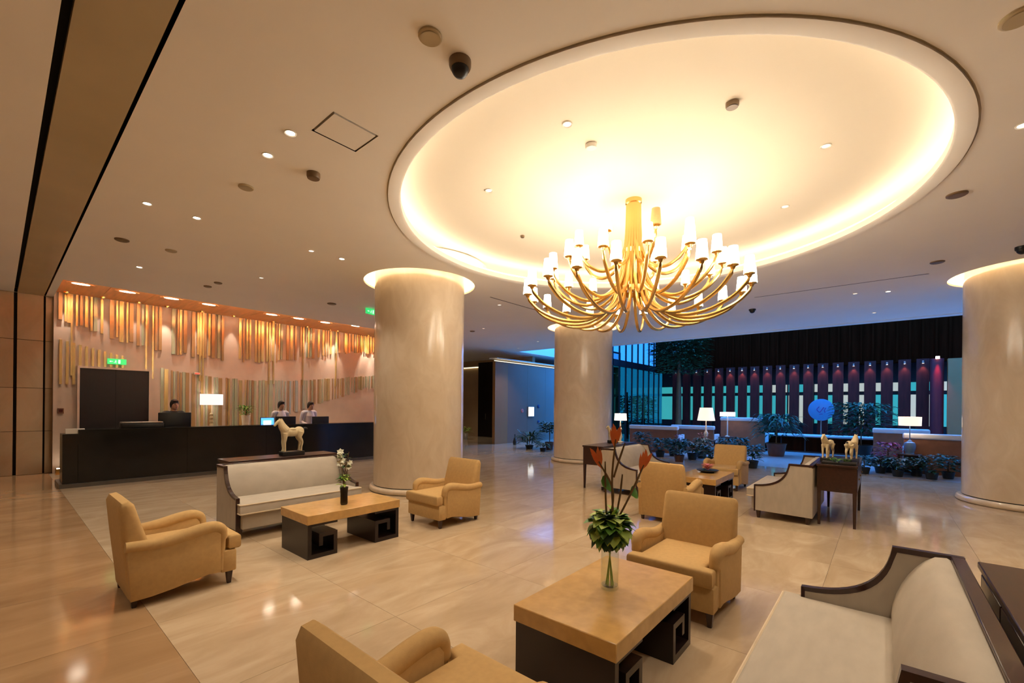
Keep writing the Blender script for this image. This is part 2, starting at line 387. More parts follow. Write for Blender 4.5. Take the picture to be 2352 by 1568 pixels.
# reception wall ----------------------------------------------------------
WY = 14.1
wr = struct(G().box(RX0, RX1, WY, WY+.2, 0, H+.1).obj('wall_reception', 'recep_wall', smooth=False))
G().box(RX1, RX1+.2, 12.4, 20, 0, H).obj('wall_return', 'wall_beige', wr, smooth=False)
G().box(RX0-.1, RX1-.05, RY0-.14, RY1, H+.12, H+.16).obj('copper_soffit', 'copper', wr, smooth=False)
for k in range(14):
    x = RX0+.01+(RX1-RX0-.07)*k/14
    G().box(x, x+(RX1-RX0-.07)/14-.006, RY0+.01, RY1-.01, H+.10, H+.121).obj('copper_panel', 'copper', wr, smooth=False)
G().box(RX0+.05, RX1-.1, RY0-.115, RY0-.08, H+.004, H+.012).obj('cove_light', 'led_copper', wr, smooth=False)  # hidden strip added to brighten the copper panels
G().box(RX0-.1, RX1-.05, RY0-.14, RY0-.12, H+.002, H+.12).obj('cove_back', 'copper', wr, smooth=False)
G().box(RX0-.1, RX0-.08, RY0-.14, RY1+.2, H+.002, H+.12).obj('cove_back', 'copper', wr, smooth=False)
def top_edge(X):       # lower edge of the hanging band, in metres
    pts = [(.9, 3.50), (1.6, 3.22), (2.3, 3.0), (3.2, 2.88), (4.2, 2.83), (5.2, 2.85), (6.0, 3.0), (7.0, 3.2), (8.2, 3.45), (11.4, 3.6)]
    for (a, b), (c, d) in zip(pts, pts[1:]):
        if a <= X <= c: return b+(d-b)*(X-a)/(c-a)
    return pts[-1][1] if X > 5 else pts[0][1]
def low_edge(X):
    pts = [(.9, 2.9), (2.2, 2.62), (2.9, 2.44), (3.8, 2.34), (4.6, 2.28), (5.6, 2.30), (6.6, 2.38), (8.6, 2.62), (11.4, 2.9)]
    for (a, b), (c, d) in zip(pts, pts[1:]):
        if a <= X <= c: return b+(d-b)*(X-a)/(c-a)
    return 2.6
def low_bot(X):
    if X < 4.8: return .95
    return min(2.2, .95+(X-4.8)*.33)
sm = {}
def strip(x, wd, z0, z1, mt, dep=.035):
    k = (mt,)
    if k not in sm: sm[k] = G().box(-.5, .5, -1, 0, 0, 1).mesh('relief_strip', mt, smooth=False)
    inst(sm[k], 'relief_strip', wr, (x, WY, z0), (0, 0, 0), (wd, dep, z1-z0))
x = RX0+.10; DX0, DX1 = 1.20, 2.55
while x < 9.6:
    wd = random.choice((.035, .045, .06, .075)); mt = random.choice(('strip_gold', 'strip_bronze', 'strip_bronze', 'strip_glass', 'strip_gold'))
    if random.random() < .88: strip(x, wd, top_edge(x)+random.uniform(-.05, .05), H+.09, mt, random.uniform(.02, .05))
    x += wd+random.uniform(.02, .055)
x = 2.75
while x < 9.6:
    wd = random.choice((.03, .04, .06, .08)); mt = random.choice(('strip_glass', 'strip_glass', 'strip_bronze', 'strip_gold', 'strip_bronze'))
    strip(x, wd, low_bot(x)+random.uniform(-.04, .04), low_edge(x)+random.uniform(-.02, .02), mt, random.uniform(.012, .03)); x += wd+random.uniform(.015, .07)
for k in range(11): strip(.93+k*.105, .045, 2.0 if k < 4 else 2.35, 3.0-.028*k, 'strip_gold', .05)
for x in (1.1, 2.42, 2.55, 3.55, 3.62, 5.3, 5.42, 6.3, 7.4): strip(x, .03, 2.2, H+.09, 'strip_gold', .055)
# dark double door in the reception wall
da, db = PY(182, 845, WY), PY(340, 850, WY)
dX0, dX1, dZ = da.x, db.x, da.z
dr = struct(G().box(dX0, dX1, WY-.10, WY-.045, 0, dZ).obj('door_1', 'dark_wood_door', smooth=False))
G().box(dX0-.04, dX0, WY-.13, WY, 0, dZ+.05).obj('door_frame', 'recep_wall', dr, smooth=False)
G().box(dX1, dX1+.06, WY-.13, WY, 0, dZ+.05).obj('door_frame', 'recep_wall', dr, smooth=False)
G().box(dX0, dX1, WY-.13, WY, dZ, dZ+.05).obj('door_frame', 'recep_wall', dr, smooth=False)
G().box((dX0+dX1)/2-.004, (dX0+dX1)/2+.004, WY-.104, WY-.099, 0, dZ).obj('door_gap', 'gap_black', dr, smooth=False)
# stone pillar left of reception: panels with dark joints
wl = struct(G().box(-.10, RX0, 14.36, 14.6, 0, H+.1).obj('wall_pillar', 'gap_black', smooth=False))
for a, b in ((-.06, .235), (.285, .675), (.705, RX0)):
    zz = [0, .95, 1.9, 2.95, H+.05]
    for z0, z1 in zip(zz, zz[1:]): G().box(a, b, 14.28, 14.37, z0+.004, z1-.004, .004, 1).obj('stone_panel', 'pillar_stone', wl, smooth=False)
wd_ = struct(G().box(-6, -.1, 14.5, 14.6, 0, H).obj('wall_side_glazing', 'dark_wall', smooth=False))
for k in range(5): G().box(-.16-1.1*k, -.10-1.1*k, 14.36, 14.5, 0, H).obj('mullion', 'mullion', wd_, smooth=False)
for k in range(4): G().box(-1.14-1.1*k, -.18-1.1*k, 14.42, 14.43, .02, H-.02).obj('pane', 'glass_smoke', wd_, smooth=False)
# blue glazed wall and dark doorway at the back
WA = 12.3
zA = PY(1140, 830, WA).z
xA = PY(1137, 930, WA).x; xB = PY(1166, 930, WA).x
wb = struct(G().box(xA, xB, WA, WA+.15, 0, zA).obj('wall_back', 'wall_tan', smooth=False))
pw = (23.9-xB)/7
for k in range(7): G().box(xB+pw*k+.004, xB+pw*(k+1)-.004, WA+.01, WA+.13, 0, zA).obj('wall_panel', 'blue_panel', wb, smooth=False)
G().box(xA, 23.9, WA-.10, WA+.35, zA+.12, zA+.16).obj('cove_shelf', 'paint', wb, smooth=False)
G().box(xA+.02, 23.8, WA+.05, WA+.09, zA+.03, zA+.055).obj('cove_light', 'led_dim', wb, smooth=False)
WB = 16.4
wc = struct(G().box(WB, WB+.2, WA+.36, 20, 0, H).obj('wall_passage', 'wall_beige', smooth=False))
y0, y1 = PX(1136, 920, WB).y, PX(1100, 920, WB).y
zd = PX(1118, 832, WB).z
d2 = struct(G().box(WB-.06, WB-.01, y0, y1, 0, min(zd, H-.05)).obj('door_2', 'dark_wood_door', smooth=False))
G().box(WB-.08, WB-.05, (y0+y1)/2-.01, (y0+y1)/2+.01, .9, 1.2).obj('door_handle', 'steel', d2)
G().box(WB-.10, WB, y1+.02, 19.9, H-.32, H-.28).obj('cove_shelf', 'paint', wc, smooth=False)
G().box(WB-.05, WB-.01, y1+.05, 19.8, H-.36, H-.325).obj('cove_light', 'led_dim', wc, smooth=False)
# atrium shell ---------------------------------------------------------------
AX, AY = 20.5, 8.6
wat = struct(G().box(AX+.6, AX+.8, -8, AY, 3.30, 6.2).obj('wall_atrium', 'dark_wall', smooth=False))
n = 0; y = -7.9
while y < AY-.2:
    G().box(AX+.52, AX+.6, y, y+.06, 3.32, 6.2).obj('wall_batten', 'dark_wall', wat, smooth=False); y += .34
struct(G().box(AX+2.3, AX+2.4, -8, AY, 0, 6.2).obj('wall_atrium_far', 'dark_wall', smooth=False))
struct(G().box(15.4, 24, -8.2, -8, 0, 6.2).obj('wall_atrium_side', 'dark_wall', smooth=False))
# lit windows behind the fins
ww = struct(G().box(AX+1.5, AX+1.6, -8, AY, 0, 3.35).obj('window_1', 'mullion', smooth=False))
y = -7.9; k = 0
while y < AY-.4:
    warmside = y < 3.4
    mn = 'win_white' if (warmside and k % 4 != 3) else 'win_teal'
    G().box(AX+1.46, AX+1.5, y, y+.86, 2.30, 2.62).obj('pane', mn, ww, smooth=False)
    G().box(AX+1.46, AX+1.5, y, y+.86, 1.0, 2.16).obj('pane', 'win_teal' if not warmside else ('win_white' if k % 2 else 'win_teal'), ww, smooth=False)
    y += .92; k += 1
# timber fins with a small spot on each
wf = None
sp_me = None
y = PX(2120, 900, AX).y; fins = []
FY0 = PX(1515, 900, AX).y
i = 0
finm = G().box(-.06, .06, -.165, .165, 0, 3.36).mesh('fin', 'fin_wood', smooth=False)
spm = G().lathe([(0, 0), (.035, 0), (.035, .09), (0, .09)], 10).mesh('spot', 'steel')
spl = G().lathe([(0, -.004), (.03, -.004)], 10, flip=True).mesh('spot_lens', 'spot_lens')
NF = int((FY0-y)/.47)
for i in range(NF):
    t = struct(inst(finm, 'trim_%d' % (i+2), None, (AX+.2, y+.47*i, 0)))
    if True:
        s1 = inst(spm, 'spot', t, (-.14, 0, 3.20)); inst(spl, 'spot_lens', s1, (0, 0, 0))
        if i < 15:
            l_ = light('SPOT', 'fin_spot', (-.16, 0, 3.18), 5., (1., .55, .5), t, spot_size=R(70), spot_blend=.8, shadow_soft_size=.03); l_.rotation_euler = (0, R(-14), 0)
# sky-lit glazing on the atrium's left side (Y = AY)
wg = struct(G().box(15.4, 22.8, AY, AY+.12, 3.35, 3.62).obj('window_2', 'mullion', smooth=False))
for k in range(13): 
    x = 15.4+.62*k; G().box(x, x+.05, AY, AY+.06, 0, 6.2).obj('mullion', 'mullion', wg, smooth=False)
for k in range(12):
    x = 15.45+.62*k; G().box(x, x+.57, AY+.04, AY+.05, 3.62, 6.2).obj('pane', 'glass_sky', wg, smooth=False)
    G().box(x, x+.55, AY+.04, AY+.05, .05, 3.35).obj('pane', 'glass_teal', wg, smooth=False)
# glass roof bars
rf = struct(G().box(15.4, 21.2, -8, -7.9, 6.1, 6.2).obj('skylight_frame', 'mullion', smooth=False))
for k in range(10): G().box(15.4, 21.2, -6.2+1.6*k, -6.13+1.6*k, 6.08, 6.2).obj('roof_bar', 'mullion', rf, smooth=False)
for k in range(4): G().box(16.6+1.4*k, 16.66+1.4*k, -8, AY, 6.10, 6.18).obj('roof_bar', 'mullion', rf, smooth=False)
struct(G().box(24, 45, AY, 34, -.2, -.07).obj('ground_outside', 'ground_out', smooth=False))

# =================================================================== COLUMNS
def column(c, label):
    o = empty('column', (c[0], c[1], 0)); tag(o, label, 'column', 'round stone columns of the lobby')
    G().lathe([(CR, .115), (CR, H+.30)], 96).obj('shaft', 'column_stone', o, ang=60)
    G().lathe([(CR-.01, .10), (CR-.01, .116)], 64).obj('shadow_groove', 'gap_black', o)
    G().lathe([(CR-.02, .10)]+[(CR+.035+.045*math.cos(a), .05+.05*math.sin(a)) for a in [R(90-22.5*i) for i in range(9)]]+[(CR-.02, 0)], 96).obj('base_ring', 'column_stone', o)
    return o
column(C1, 'round beige stone column in front of the reception desk')
column(C2, 'round beige stone column beside the blue back wall, partly under the chandelier')
column(C3, 'round beige stone column cut by the right edge of the photo')

# =================================================================== CHANDELIER
def chandelier():
    o = empty('chandelier', (DC[0], DC[1], 4.305)); tag(o, 'large gold many-armed chandelier with small lit candle shades under the round ceiling recess', 'chandelier')
    Z = -4.305
    G().lathe([(0, 0), (.105, 0), (.105, -.05), (.085, -.07), (0, -.07)], 40, flip=True).obj('canopy', 'gold', o)
    G().tube([(0, 0, -.04), (0, 0, -1.2)], .022, 12).obj('stem', 'gold', o)
    G().lathe([(.205, 3.08+Z), (.222, 3.08+Z), (.222, 3.15+Z), (.205, 3.15+Z), (.205, 3.08+Z)], 40).obj('hub_ring', 'gold', o)
    G().lathe([(.12, 3.60+Z), (.128, 3.60+Z), (.128, 3.66+Z), (.12, 3.66+Z), (.12, 3.60+Z)], 40).obj('hub_ring', 'gold', o)
    shade = G().lathe([(.062, 0), (.047, .19)], 18, cap0=True).mesh('shade', 'shade_lit')
    shade_off = G().lathe([(.062, 0), (.047, .19)], 18, cap0=True).mesh('shade', 'chair_fabric')
    cup = G().lathe([(0, -.045), (.018, -.045), (.03, -.02), (.058, -.008), (.058, 0), (0, 0)], 18).mesh('cup', 'gold')
    tiers = [(20, 0, [(.075, 4.24), (.09, 3.8), (.14, 3.40), (.20, 3.12), (.31, 2.90), (.58, 2.74), (.90, 2.74), (1.18, 2.85), (1.33, 2.98), (1.37, 3.05)], 1.37, 3.09),
             (14, .13, [(.06, 4.24), (.075, 3.8), (.13, 3.46), (.20, 3.24), (.33, 3.07), (.58, 2.97), (.83, 3.05), (1.0, 3.21), (1.06, 3.33)], 1.06, 3.37),
             (8, 0.0, [(.045, 4.24), (.06, 3.9), (.115, 3.66), (.21, 3.46), (.40, 3.36), (.58, 3.42), (.69, 3.55), (.72, 3.64)], .72, 3.68)]
    for ti, (n, ph, path, rr, zs) in enumerate(tiers):
        pts = catmull([(r, 0, z+Z) for r, z in path], 5)
        am = G().tube(pts, [.0215]*(len(pts)-4)+[.020, .018, .015, .013], 8, sx=1.0).mesh('arm', 'gold')
        for k in range(n):
            a = ph+2*math.pi*k/n
            arm = inst(am, 'arm', o, (0, 0, 0), (0, 0, a))
            inst(cup, 'cup', arm, (rr, 0, zs+Z))
            off = ti == 2 and abs(((a-R(225)+math.pi) % (2*math.pi))-math.pi) < .2
            inst(shade_off if off else shade, 'shade', arm, (rr, 0, zs+Z))
    return o
chandelier()

# =================================================================== SEATING
def tapered_leg(x, y, h, s=.05, mat='dark_wood', parent=None):
    return G().box(x-s/2, x+s/2, y-s/2, y+s/2, 0, h, .004, 1, taper=.6).obj('leg', mat, parent)
def make_armchair():
    """faces +X, origin at floor centre; about 0.70 wide, 0.76 deep, 0.82 high"""
    o = empty('armchair', (0, 0, 0)); f = 'chair_fabric'
    W = .34
    # seat base with an arched lower rail
    G().box(-.30, .27, -W+.075, W-.075, .115, .30).obj('seat_base', f, o)
    G().box(.255, .375, -W+.01, W-.01, .11, .30, .015).obj('front_rail', f, o)
    # cushion, T-shaped, rounded
    g = G().prism([(-.22, -.245), (.30, -.25), (.315, -.325), (.41, -.325), (.41, .325), (.315, .325), (.30, .25), (-.22, .245)], 'z', .30, .43, .028, 3)
    g.obj('seat_cushion', f, o)
    # back, leaning
    prof = [(-.26, .065), (-.355, .065), (-.40, .50), (-.425, .78), (-.405, .825), (-.36, .832), (-.325, .80), (-.275, .62), (-.215, .42), (-.215, .30)]
    G().prism(prof, 'y', -W+.03, W-.03, .045, 4).obj('backrest', f, o)
    for s in (-1, 1):
        low = [(-.35, .06), (-.22, .066), (-.08, .085), (.06, .115), (.16, .13), (.25, .125)]
        top = [(.25, .46), (.22, .50), (.14, .515), (.0, .492), (-.15, .470), (-.38, .470)]
        a, b = s*(W-.075), s*(W+.005)
        G().prism(low+top, 'y', min(a, b), max(a, b), .012, 2).obj('arm_panel', f, o)
        path = [(-.385, s*(W-.02), .485), (-.20, s*(W-.025), .472), (-.06, s*(W-.03), .484), (.08, s*(W-.03), .513), (.19, s*(W-.03), .525), (.248, s*(W-.03), .502), (.266, s*(W-.035), .455), (.266, s*(W-.035), .40), (.262, s*(W-.035), .30), (.258, s*(W-.035), .14)]
        pts = catmull(path, 4); nn = len(pts)
        rad = [.045]*nn
        for i in range(nn):
            t = i/(nn-1); rad[i] = .040+.014*math.sin(math.pi*min(1, t*1.5))-(.012 if t > .75 else 0)
        G().tube(pts, rad, 12).obj('arm_roll', f, o)
    for sx, sy in ((-.325, -1), (-.325, 1), (.325, -1), (.325, 1)): tapered_leg(sx, sy*(W-.05), .12, .052, parent=o)
    return o
chair0 = make_armchair()
chairs = [((1.03, 4.74, 0), 0, 'tan armchair on the brown border tiles facing the reception side coffee table'),
          ((4.06, 4.66, 0), math.pi, 'tan armchair in front of the round column nearest the reception desk'),
          ((3.70, 1.24, 0), math.pi, 'tan armchair behind the coffee table with the tall flower arrangement'),
          ((1.10, 1.27, 0), 0, 'tan armchair cut by the bottom edge of the photo'),
          ((6.35, 2.33, 0), 0, 'tan armchair seen from behind, at the near side of the far coffee table'),
          ((9.56, 2.42, 0), math.pi, 'tan armchair on the far side of the far coffee table, before the blue floor')]
for i, (l, rz, lb) in enumerate(chairs):
    o = chair0 if i == 0 else copy_tree(chair0)
    o.location = l; o.rotation_euler = (0, 0, rz); tag(o, lb, 'armchair', 'tan lobby armchairs')

SL = 1.56
def make_sofa():
    """faces +Y, origin at floor centre; 1.56 long, 0.80 deep, 0.83 high"""
    o = empty('sofa', (0, 0, 0)); f = 'sofa_fabric'; hw = SL/2
    G().box(-hw+.05, hw-.05, -.36, .345, .12, .30, .012).obj('seat_base', f, o)
    cs = G().prism([(-hw+.04, -.20), (-hw+.04, .295), (-hw+.01, .307), (-hw+.01, .40), (hw-.01, .40), (hw-.01, .307), (hw-.04, .295), (hw-.04, -.20)], 'z', .30, .43, .03, 3).obj('seat_cushion', f, o)
    for z in (.312, .418):
        G().tube([(-hw+.012, .31, z), (-hw+.012, .393, z), (-hw+.02, .400, z), (hw-.02, .400, z), (hw-.012, .393, z), (hw-.012, .31, z)], .008, 6).obj('piping', 'sofa_piping', cs)
    prof = [(-.37, .16), (-.37, .80), (-.345, .815)]+bez((-.30, .81), (-.20, .76), (-.10, .52), (-.13, .40), 8)+[(-.15, .25), (-.15, .16)]
    G().prism(prof, 'x', -hw+.036, hw-.036, .012, 2).obj('backrest', f, o)
    tr = G().box(-hw, hw, -.415, -.36, .785, .825, .004, 1); tr.obj('top_rail', 'dark_wood', o)
    G().box(-hw+.005, hw-.005, -.41, -.37, .10, .785).obj('back_panel', f, o)
    curve = bez((-.13, .82), (-.10, .58), (.06, .50), (.285, .485), 14)
    for s in (-1, 1):
        a, b = sorted((s*(hw-.034), s*hw))
        poly = [(-.40, .10)]+[(.285, .115)]+[(p[0], p[1]-.018) for p in curve[::-1]]+[(-.40, .802)]
        G().prism(poly, 'x', a, b).obj('arm', f, o)
        # wood edge that follows the arm's outline
        up_, dn = [(-.415, .826)]+[(-.13, .826)]+[(p[0]+.004, p[1]+.004) for p in curve[1:]]+[(.302, .488)], None
        line = [(-.415, .826), (-.128, .826)]+[(p[0]+.003, p[1]+.003) for p in curve[1:]]
        inner = [(-.415, .798), (-.148, .798)]+[(p[0]-.012, p[1]-.022) for p in curve[1:]]
        a2, b2 = sorted((s*(hw-.037), s*(hw+.003)))
        poly = line+[(.303, .488), (.303, .10), (.285, .10), (.283, .465)]+inner[::-1]
        g = G()
        # quad strip so the concave outline fills cleanly
        L = line+[(.303, .486), (.303, .10)]; I = inner+[(.283, .463), (.283, .10)]
        for k in range(len(L)-1):
            q = [L[k], L[k+1], I[k+1], I[k]]
            g.prism(q, 'x', a2, b2)
        bmesh.ops.remove_doubles(g.bm, verts=g.bm.verts, dist=.0005)
        g.obj('arm_trim', 'dark_wood', o)
    for sx in (-1, 1):
        for sy in (-.35, .25): tapered_leg(sx*(hw-.05), sy, .13, .06, parent=o)
    return o
sofa0 = make_sofa()
sofas = [((2.53, .08, 0), 0, 'cream upholstered sofa in the bottom right corner, seen from its open side'),
         ((2.60, 6.05, 0), math.pi, 'cream sofa with dark wood edging below the white horse statue'),
         ((7.98, 1.13, 0), 0, 'cream sofa backed by the console carrying two small horse statues'),
         ((8.14, 3.62, 0), math.pi, 'cream sofa behind the flower stems, near the second column')]
for i, (l, rz, lb) in enumerate(sofas):
    o = sofa0 if i == 0 else copy_tree(sofa0)
    o.location = l; o.rotation_euler = (0, 0, rz); tag(o, lb, 'sofa', 'cream lobby sofas')

def make_console():
    """long side along X, origin at floor centre; 1.5 x 0.46 x 0.84"""
    o = empty('console_table', (0, 0, 0)); L, D, Hh = .75, .23, .84
    G().box(-L, L, -D, D, Hh-.03, Hh, .004, 1).obj('table_top', 'dark_wood', o)
    G().box(-L+.02, L-.02, -D+.012, D-.012, .47, Hh-.03).obj('body', 'dark_wood', o)
    for s in (-1, 1):
        for k in range(3):
            a = -L+.04+(2*L-.08)/3*k
            dw = G().box(a+.008, a+(2*L-.08)/3-.008, s*(D-.012)-.006, s*(D-.012)+.006, .49, Hh-.05, .003, 1).obj('drawer', 'dark_wood', o)
            G().lathe([(0, 0), (.012, 0), (.014, .012), (0, .018)], 10).obj('knob', 'gold', dw, loc=(a+(2*L-.08)/6, s*(D-.004), .64)).rotation_euler = (-s*math.pi/2, 0, 0)
    for sx in (-1, 1):
        for sy in (-1, 1): G().box(sx*(L-.045)-.024, sx*(L-.045)+.024, sy*(D-.035)-.024, sy*(D-.035)+.024, 0, .50, .003, 1, taper=.65).obj('leg', 'dark_wood', o)
    return o
con0 = make_console()
cons = [((2.45, -.60, 0), 'dark wood console table at the right edge behind the nearest cream sofa'),
        ((2.72, 6.74, 0), 'dark wood console table carrying the white horse statue'),
        ((8.12, .47, 0), 'dark wood console table carrying the two small horse statues'),
        ((8.24, 4.29, 0), 'dark wood console table beside the second column, with a white lamp on it')]
for i, (l, lb) in enumerate(cons):
    o = con0 if i == 0 else copy_tree(con0)
    o.location = l; tag(o, lb, 'console table', 'dark consoles behind the sofas')

def make_coffee():
    o = empty('coffee_table', (0, 0, 0)); L, D = .56, .325
    G().box(-L, L, -D, D, .36, .455, .004, 1).obj('table_top', 'table_top', o)
    for s in (-1, 1):
        b = G().box(*sorted((s*(L-.01), s*(L-.05))), -D+.012, D-.012, 0, .36).obj('base', 'table_base', o)
        def q(n, x0, x1, z0, z1): G().box(*sorted((s*x0, s*x1)), -D+.012, D-.012, z0, z1).obj(n, 'table_base', b)
        q('bottom_board', L-.33, L-.05, 0, .045); q('inner_board', L-.33, L-.29, .045, .25); q('return_board', L-.29, L-.13, .21, .25)
        q('hook_board', L-.17, L-.13, .12, .21); q('top_board', L-.33, L-.05, .335, .36)
    return o
ct0 = make_coffee()
cts = [((2.50, 1.295, 0), 'light wood coffee table in the foreground with the tall flower arrangement'),
       ((2.62, 4.79, 0), 'light wood coffee table in front of the sofa facing the camera, with a dark vase'),
       ((7.97, 2.34, 0), 'light wood coffee table between the far armchairs, with a pink flower bowl')]
for i, (l, lb) in enumerate(cts):
    o = ct0 if i == 0 else copy_tree(ct0)
    o.location = l; tag(o, lb, 'coffee table', 'light wood coffee tables')

# =================================================================== RECEPTION DESK
DY0, DY1, DZ = 11.55, 12.45, 1.08
dx0 = PY(143, 1050, DY0).x; dxt = PY(180, 987, DY0).x
desk = empty('reception_desk', (5.0, 12.0, 0)); tag(desk, 'long black stone reception desk with staff behind it', 'reception desk')
def D(g, n, mt, **k): return g.obj(n, mt, desk, loc=(-5.0, -12.0, 0), **k)
D(G().box(dx0-.04, 9.3, DY0-.05, DY1, 0, .075), 'plinth', 'grey_stone', smooth=False)
ed = [dxt, 2.7, 4.3, 5.9, 7.5, 9.3]
for a, b in zip(ed, ed[1:]): D(G().box(a+.002, b-.002, DY0, DY0+.05, .075, DZ-.03), 'front_panel', 'black_stone', smooth=False)
D(G().box(dx0, dxt-.002, DY0+.005, DY0+.5, .075, 1.0), 'end_block', 'black_stone', smooth=False)
D(G().box(dxt, 9.3, DY0-.01, DY0+.42, DZ-.03, DZ, .004, 1), 'counter_top', 'black_stone', smooth=False)
D(G().box(dxt, 9.3, DY0+.35, DY1, .74, .78), 'work_top', 'dark_wood', smooth=False)
D(G().box(dxt, dxt+.05, DY0+.05, DY1, .075, .74), 'side_panel', 'black_stone', smooth=False)
o = G().box(-.13, .13, -.03, .03, 0, .10, .005, 1).obj('desk_sign', 'white_plastic', loc=(dx0+.17, DY0+.06, 1.0)); tag(o, 'small white sign on the left end of the black reception desk', 'sign')
# credenza at the reception wall
cr = empty('credenza', (5.2, 13.80, 0)); tag(cr, 'low sideboard along the reception wall behind the staff', 'sideboard')
G().box(-2.2, 2.6, -.22, .22, .06, .90, .005, 1).obj('body', 'strip_stone', cr, smooth=False)
G().box(-2.25, 2.65, -.24, .24, .90, .93, .004, 1).obj('top', 'pillar_stone', cr, smooth=False)
for k in range(6): G().box(-2.18+.795*k, -2.18+.795*k+.78, -.235, -.22, .08, .88).obj('door', 'strip_stone', cr, smooth=False)

def remeshed(g, name, mat, parent, vox, loc=None, it=3):
    o = g.obj(name, mat, parent, loc=loc)
    md = o.modifiers.new('remesh', 'REMESH'); md.mode = 'VOXEL'; md.voxel_size = vox; md.use_smooth_shade = True
    sm_ = o.modifiers.new('smooth', 'SMOOTH'); sm_.iterations = it; sm_.factor = .5
    return o
# =================================================================== HORSES
def horse(loc, rz, s, label, mat='horse_cream', base=(.62, .22, .06), tailmat='black_plastic', group='horse statues'):
    o = empty('horse_statue', loc, rz); tag(o, label, 'statue', group)
    bz = base[2]
    G().box(-base[0]/2*s*1.1, base[0]/2*s*1.1, -base[1]*s*.7, base[1]*s*.7, 0, bz, .006, 1).obj('plinth', 'black_plastic', o)
    g = G(); S = lambda x, y, z: (x*s, y*s, z*s+bz-.004)
    def e(c, r): g.ell(S(*c), tuple(v*s for v in r), 16, 10)
    def t(pts, rs): g.tube(catmull([S(*p) for p in pts], 3), [v*s for i in range(len(rs)-1) for v in [rs[i]+(rs[i+1]-rs[i])*k/3 for k in range(3)]]+[rs[-1]*s], 12)
    e((0, 0, .60), (.28, .12, .135)); e((.20, 0, .62), (.145, .125, .17)); e((-.21, 0, .63), (.16, .135, .155))
    t([(.20, 0, .66), (.30, 0, .80), (.345, 0, .93), (.37, 0, .99)], [.145, .118, .088, .064])
    t([(.345, 0, .985), (.42, 0, .945), (.50, 0, .865), (.54, 0, .81)], [.058, .056, .040, .032])
    for q in (-1, 1):
        t([(.37, q*.03, .99), (.375, q*.045, 1.03), (.37, q*.05, 1.06)], [.018, .016, .004])
        t([(.23, q*.075, .58), (.24, q*.08, .40), (.255, q*.08, .29), (.245, q*.08, .12), (.25, q*.08, .02)], [.075, .05, .040, .030, .034])
        t([(-.24, q*.08, .62), (-.20, q*.085, .45), (-.275, q*.085, .30), (-.255, q*.085, .14), (-.245, q*.085, .02)], [.10, .065, .042, .031, .034])
        e((.257, q*.08, .022), (.045, .036, .024)); e((-.238, q*.085, .022), (.045, .036, .024))
    remeshed(g, 'body', mat, o, .0125*s)
    G().tube(catmull([S(-.34, 0, .70), S(-.42, 0, .73), S(-.48, 0, .69)], 4), [.03*s]*4+[.026*s]*4+[.012*s], 8).obj('tail', tailmat, o)
    mn = G()
    mn.tube(catmull([S(.16, 0, .79), S(.24, 0, .885), S(.29, 0, .97), S(.33, 0, 1.035)], 4), [.022*s]*13, 8)
    mn.obj('mane', mat, o)
    sd = G().ell(S(-.01, 0, .70), (.13*s, .115*s, .05*s), 14, 8); sd.obj('saddle', mat, o)
    return o
# =================================================================== TABLE LAMPS
def lamp(loc, label, sr, sh, h, body, bmat, smat='lamp_lit', power=8., taper=.92, colr=(1., .82, .6)):
    o = empty('table_lamp', loc); tag(o, label, 'lamp', 'lit table lamps')
    zb = h-sh
    G().lathe([(0, 0)]+body+[(.008, zb+sh*.55), (0, zb+sh*.55)], 24).obj('body', bmat, o)
    G().lathe([(sr, zb), (sr*taper, h)], 32).obj('shade', smat, o)
    light('POINT', 'bulb', (0, 0, zb+sh*.5), power, colr, o, shadow_soft_size=.03)
    return o
# =================================================================== PLANTS
def foliage(n, h, spread, L, Wd, z0, droop=.5, upw=.6, mat='leaf_dark'):
    g = G()
    for i in range(n):
        a = random.uniform(0, 2*math.pi); t = random.random()**.7; r = spread*random.random()**.6*.55
        p = (r*math.cos(a), r*math.sin(a), z0+h*t*.75); e_ = upw*random.uniform(.2, 1.2)
        g.leaf(p, (math.cos(a+random.uniform(-.6, .6)), math.sin(a+random.uniform(-.6, .6)), e_), L*random.uniform(.6, 1.1), Wd*random.uniform(.7, 1.1), droop)
    return g
def potted(loc, label, h, spread, pr, ph, n=60, L=.22, Wd=.07, mat='leaf_dark', pot='pot_brown', droop=.5, upw=.6, group='potted plants', trunk=0., flower=None, cat='plant'):
    o = empty('potted_plant', loc); tag(o, label, cat, group)
    G().lathe([(0, 0), (pr*.75, 0), (pr, ph*.95), (pr*1.05, ph), (pr*.9, ph), (pr*.88, ph*.9), (0, ph*.9)], 20).obj('pot', pot, o)
    st = G()
    for k in range(3): st.tube([(.01*k, .012*k-.01, ph*.85), (.02*math.sin(k*2), .02*math.cos(k*2), ph+trunk+h*.5)], .008+.006*(trunk > 0), 6)
    st.obj('stem', 'stem_brown', o)
    tag(foliage(n, h, spread, L, Wd, ph+trunk, droop, upw).obj('foliage', mat, o), kind='stuff')
    if flower:
        g = G()
        for k in range(14):
            a = random.uniform(0, 6.28); rr = spread*random.random()*.6
            for j in range(5): g.leaf((rr*math.cos(a), rr*math.sin(a), ph+h*random.uniform(.6, 1)), (math.cos(j*1.256), math.sin(j*1.256), .5), .06, .04, .2, 2)
        tag(g.obj('blossoms', flower, o), kind='stuff')
    return o

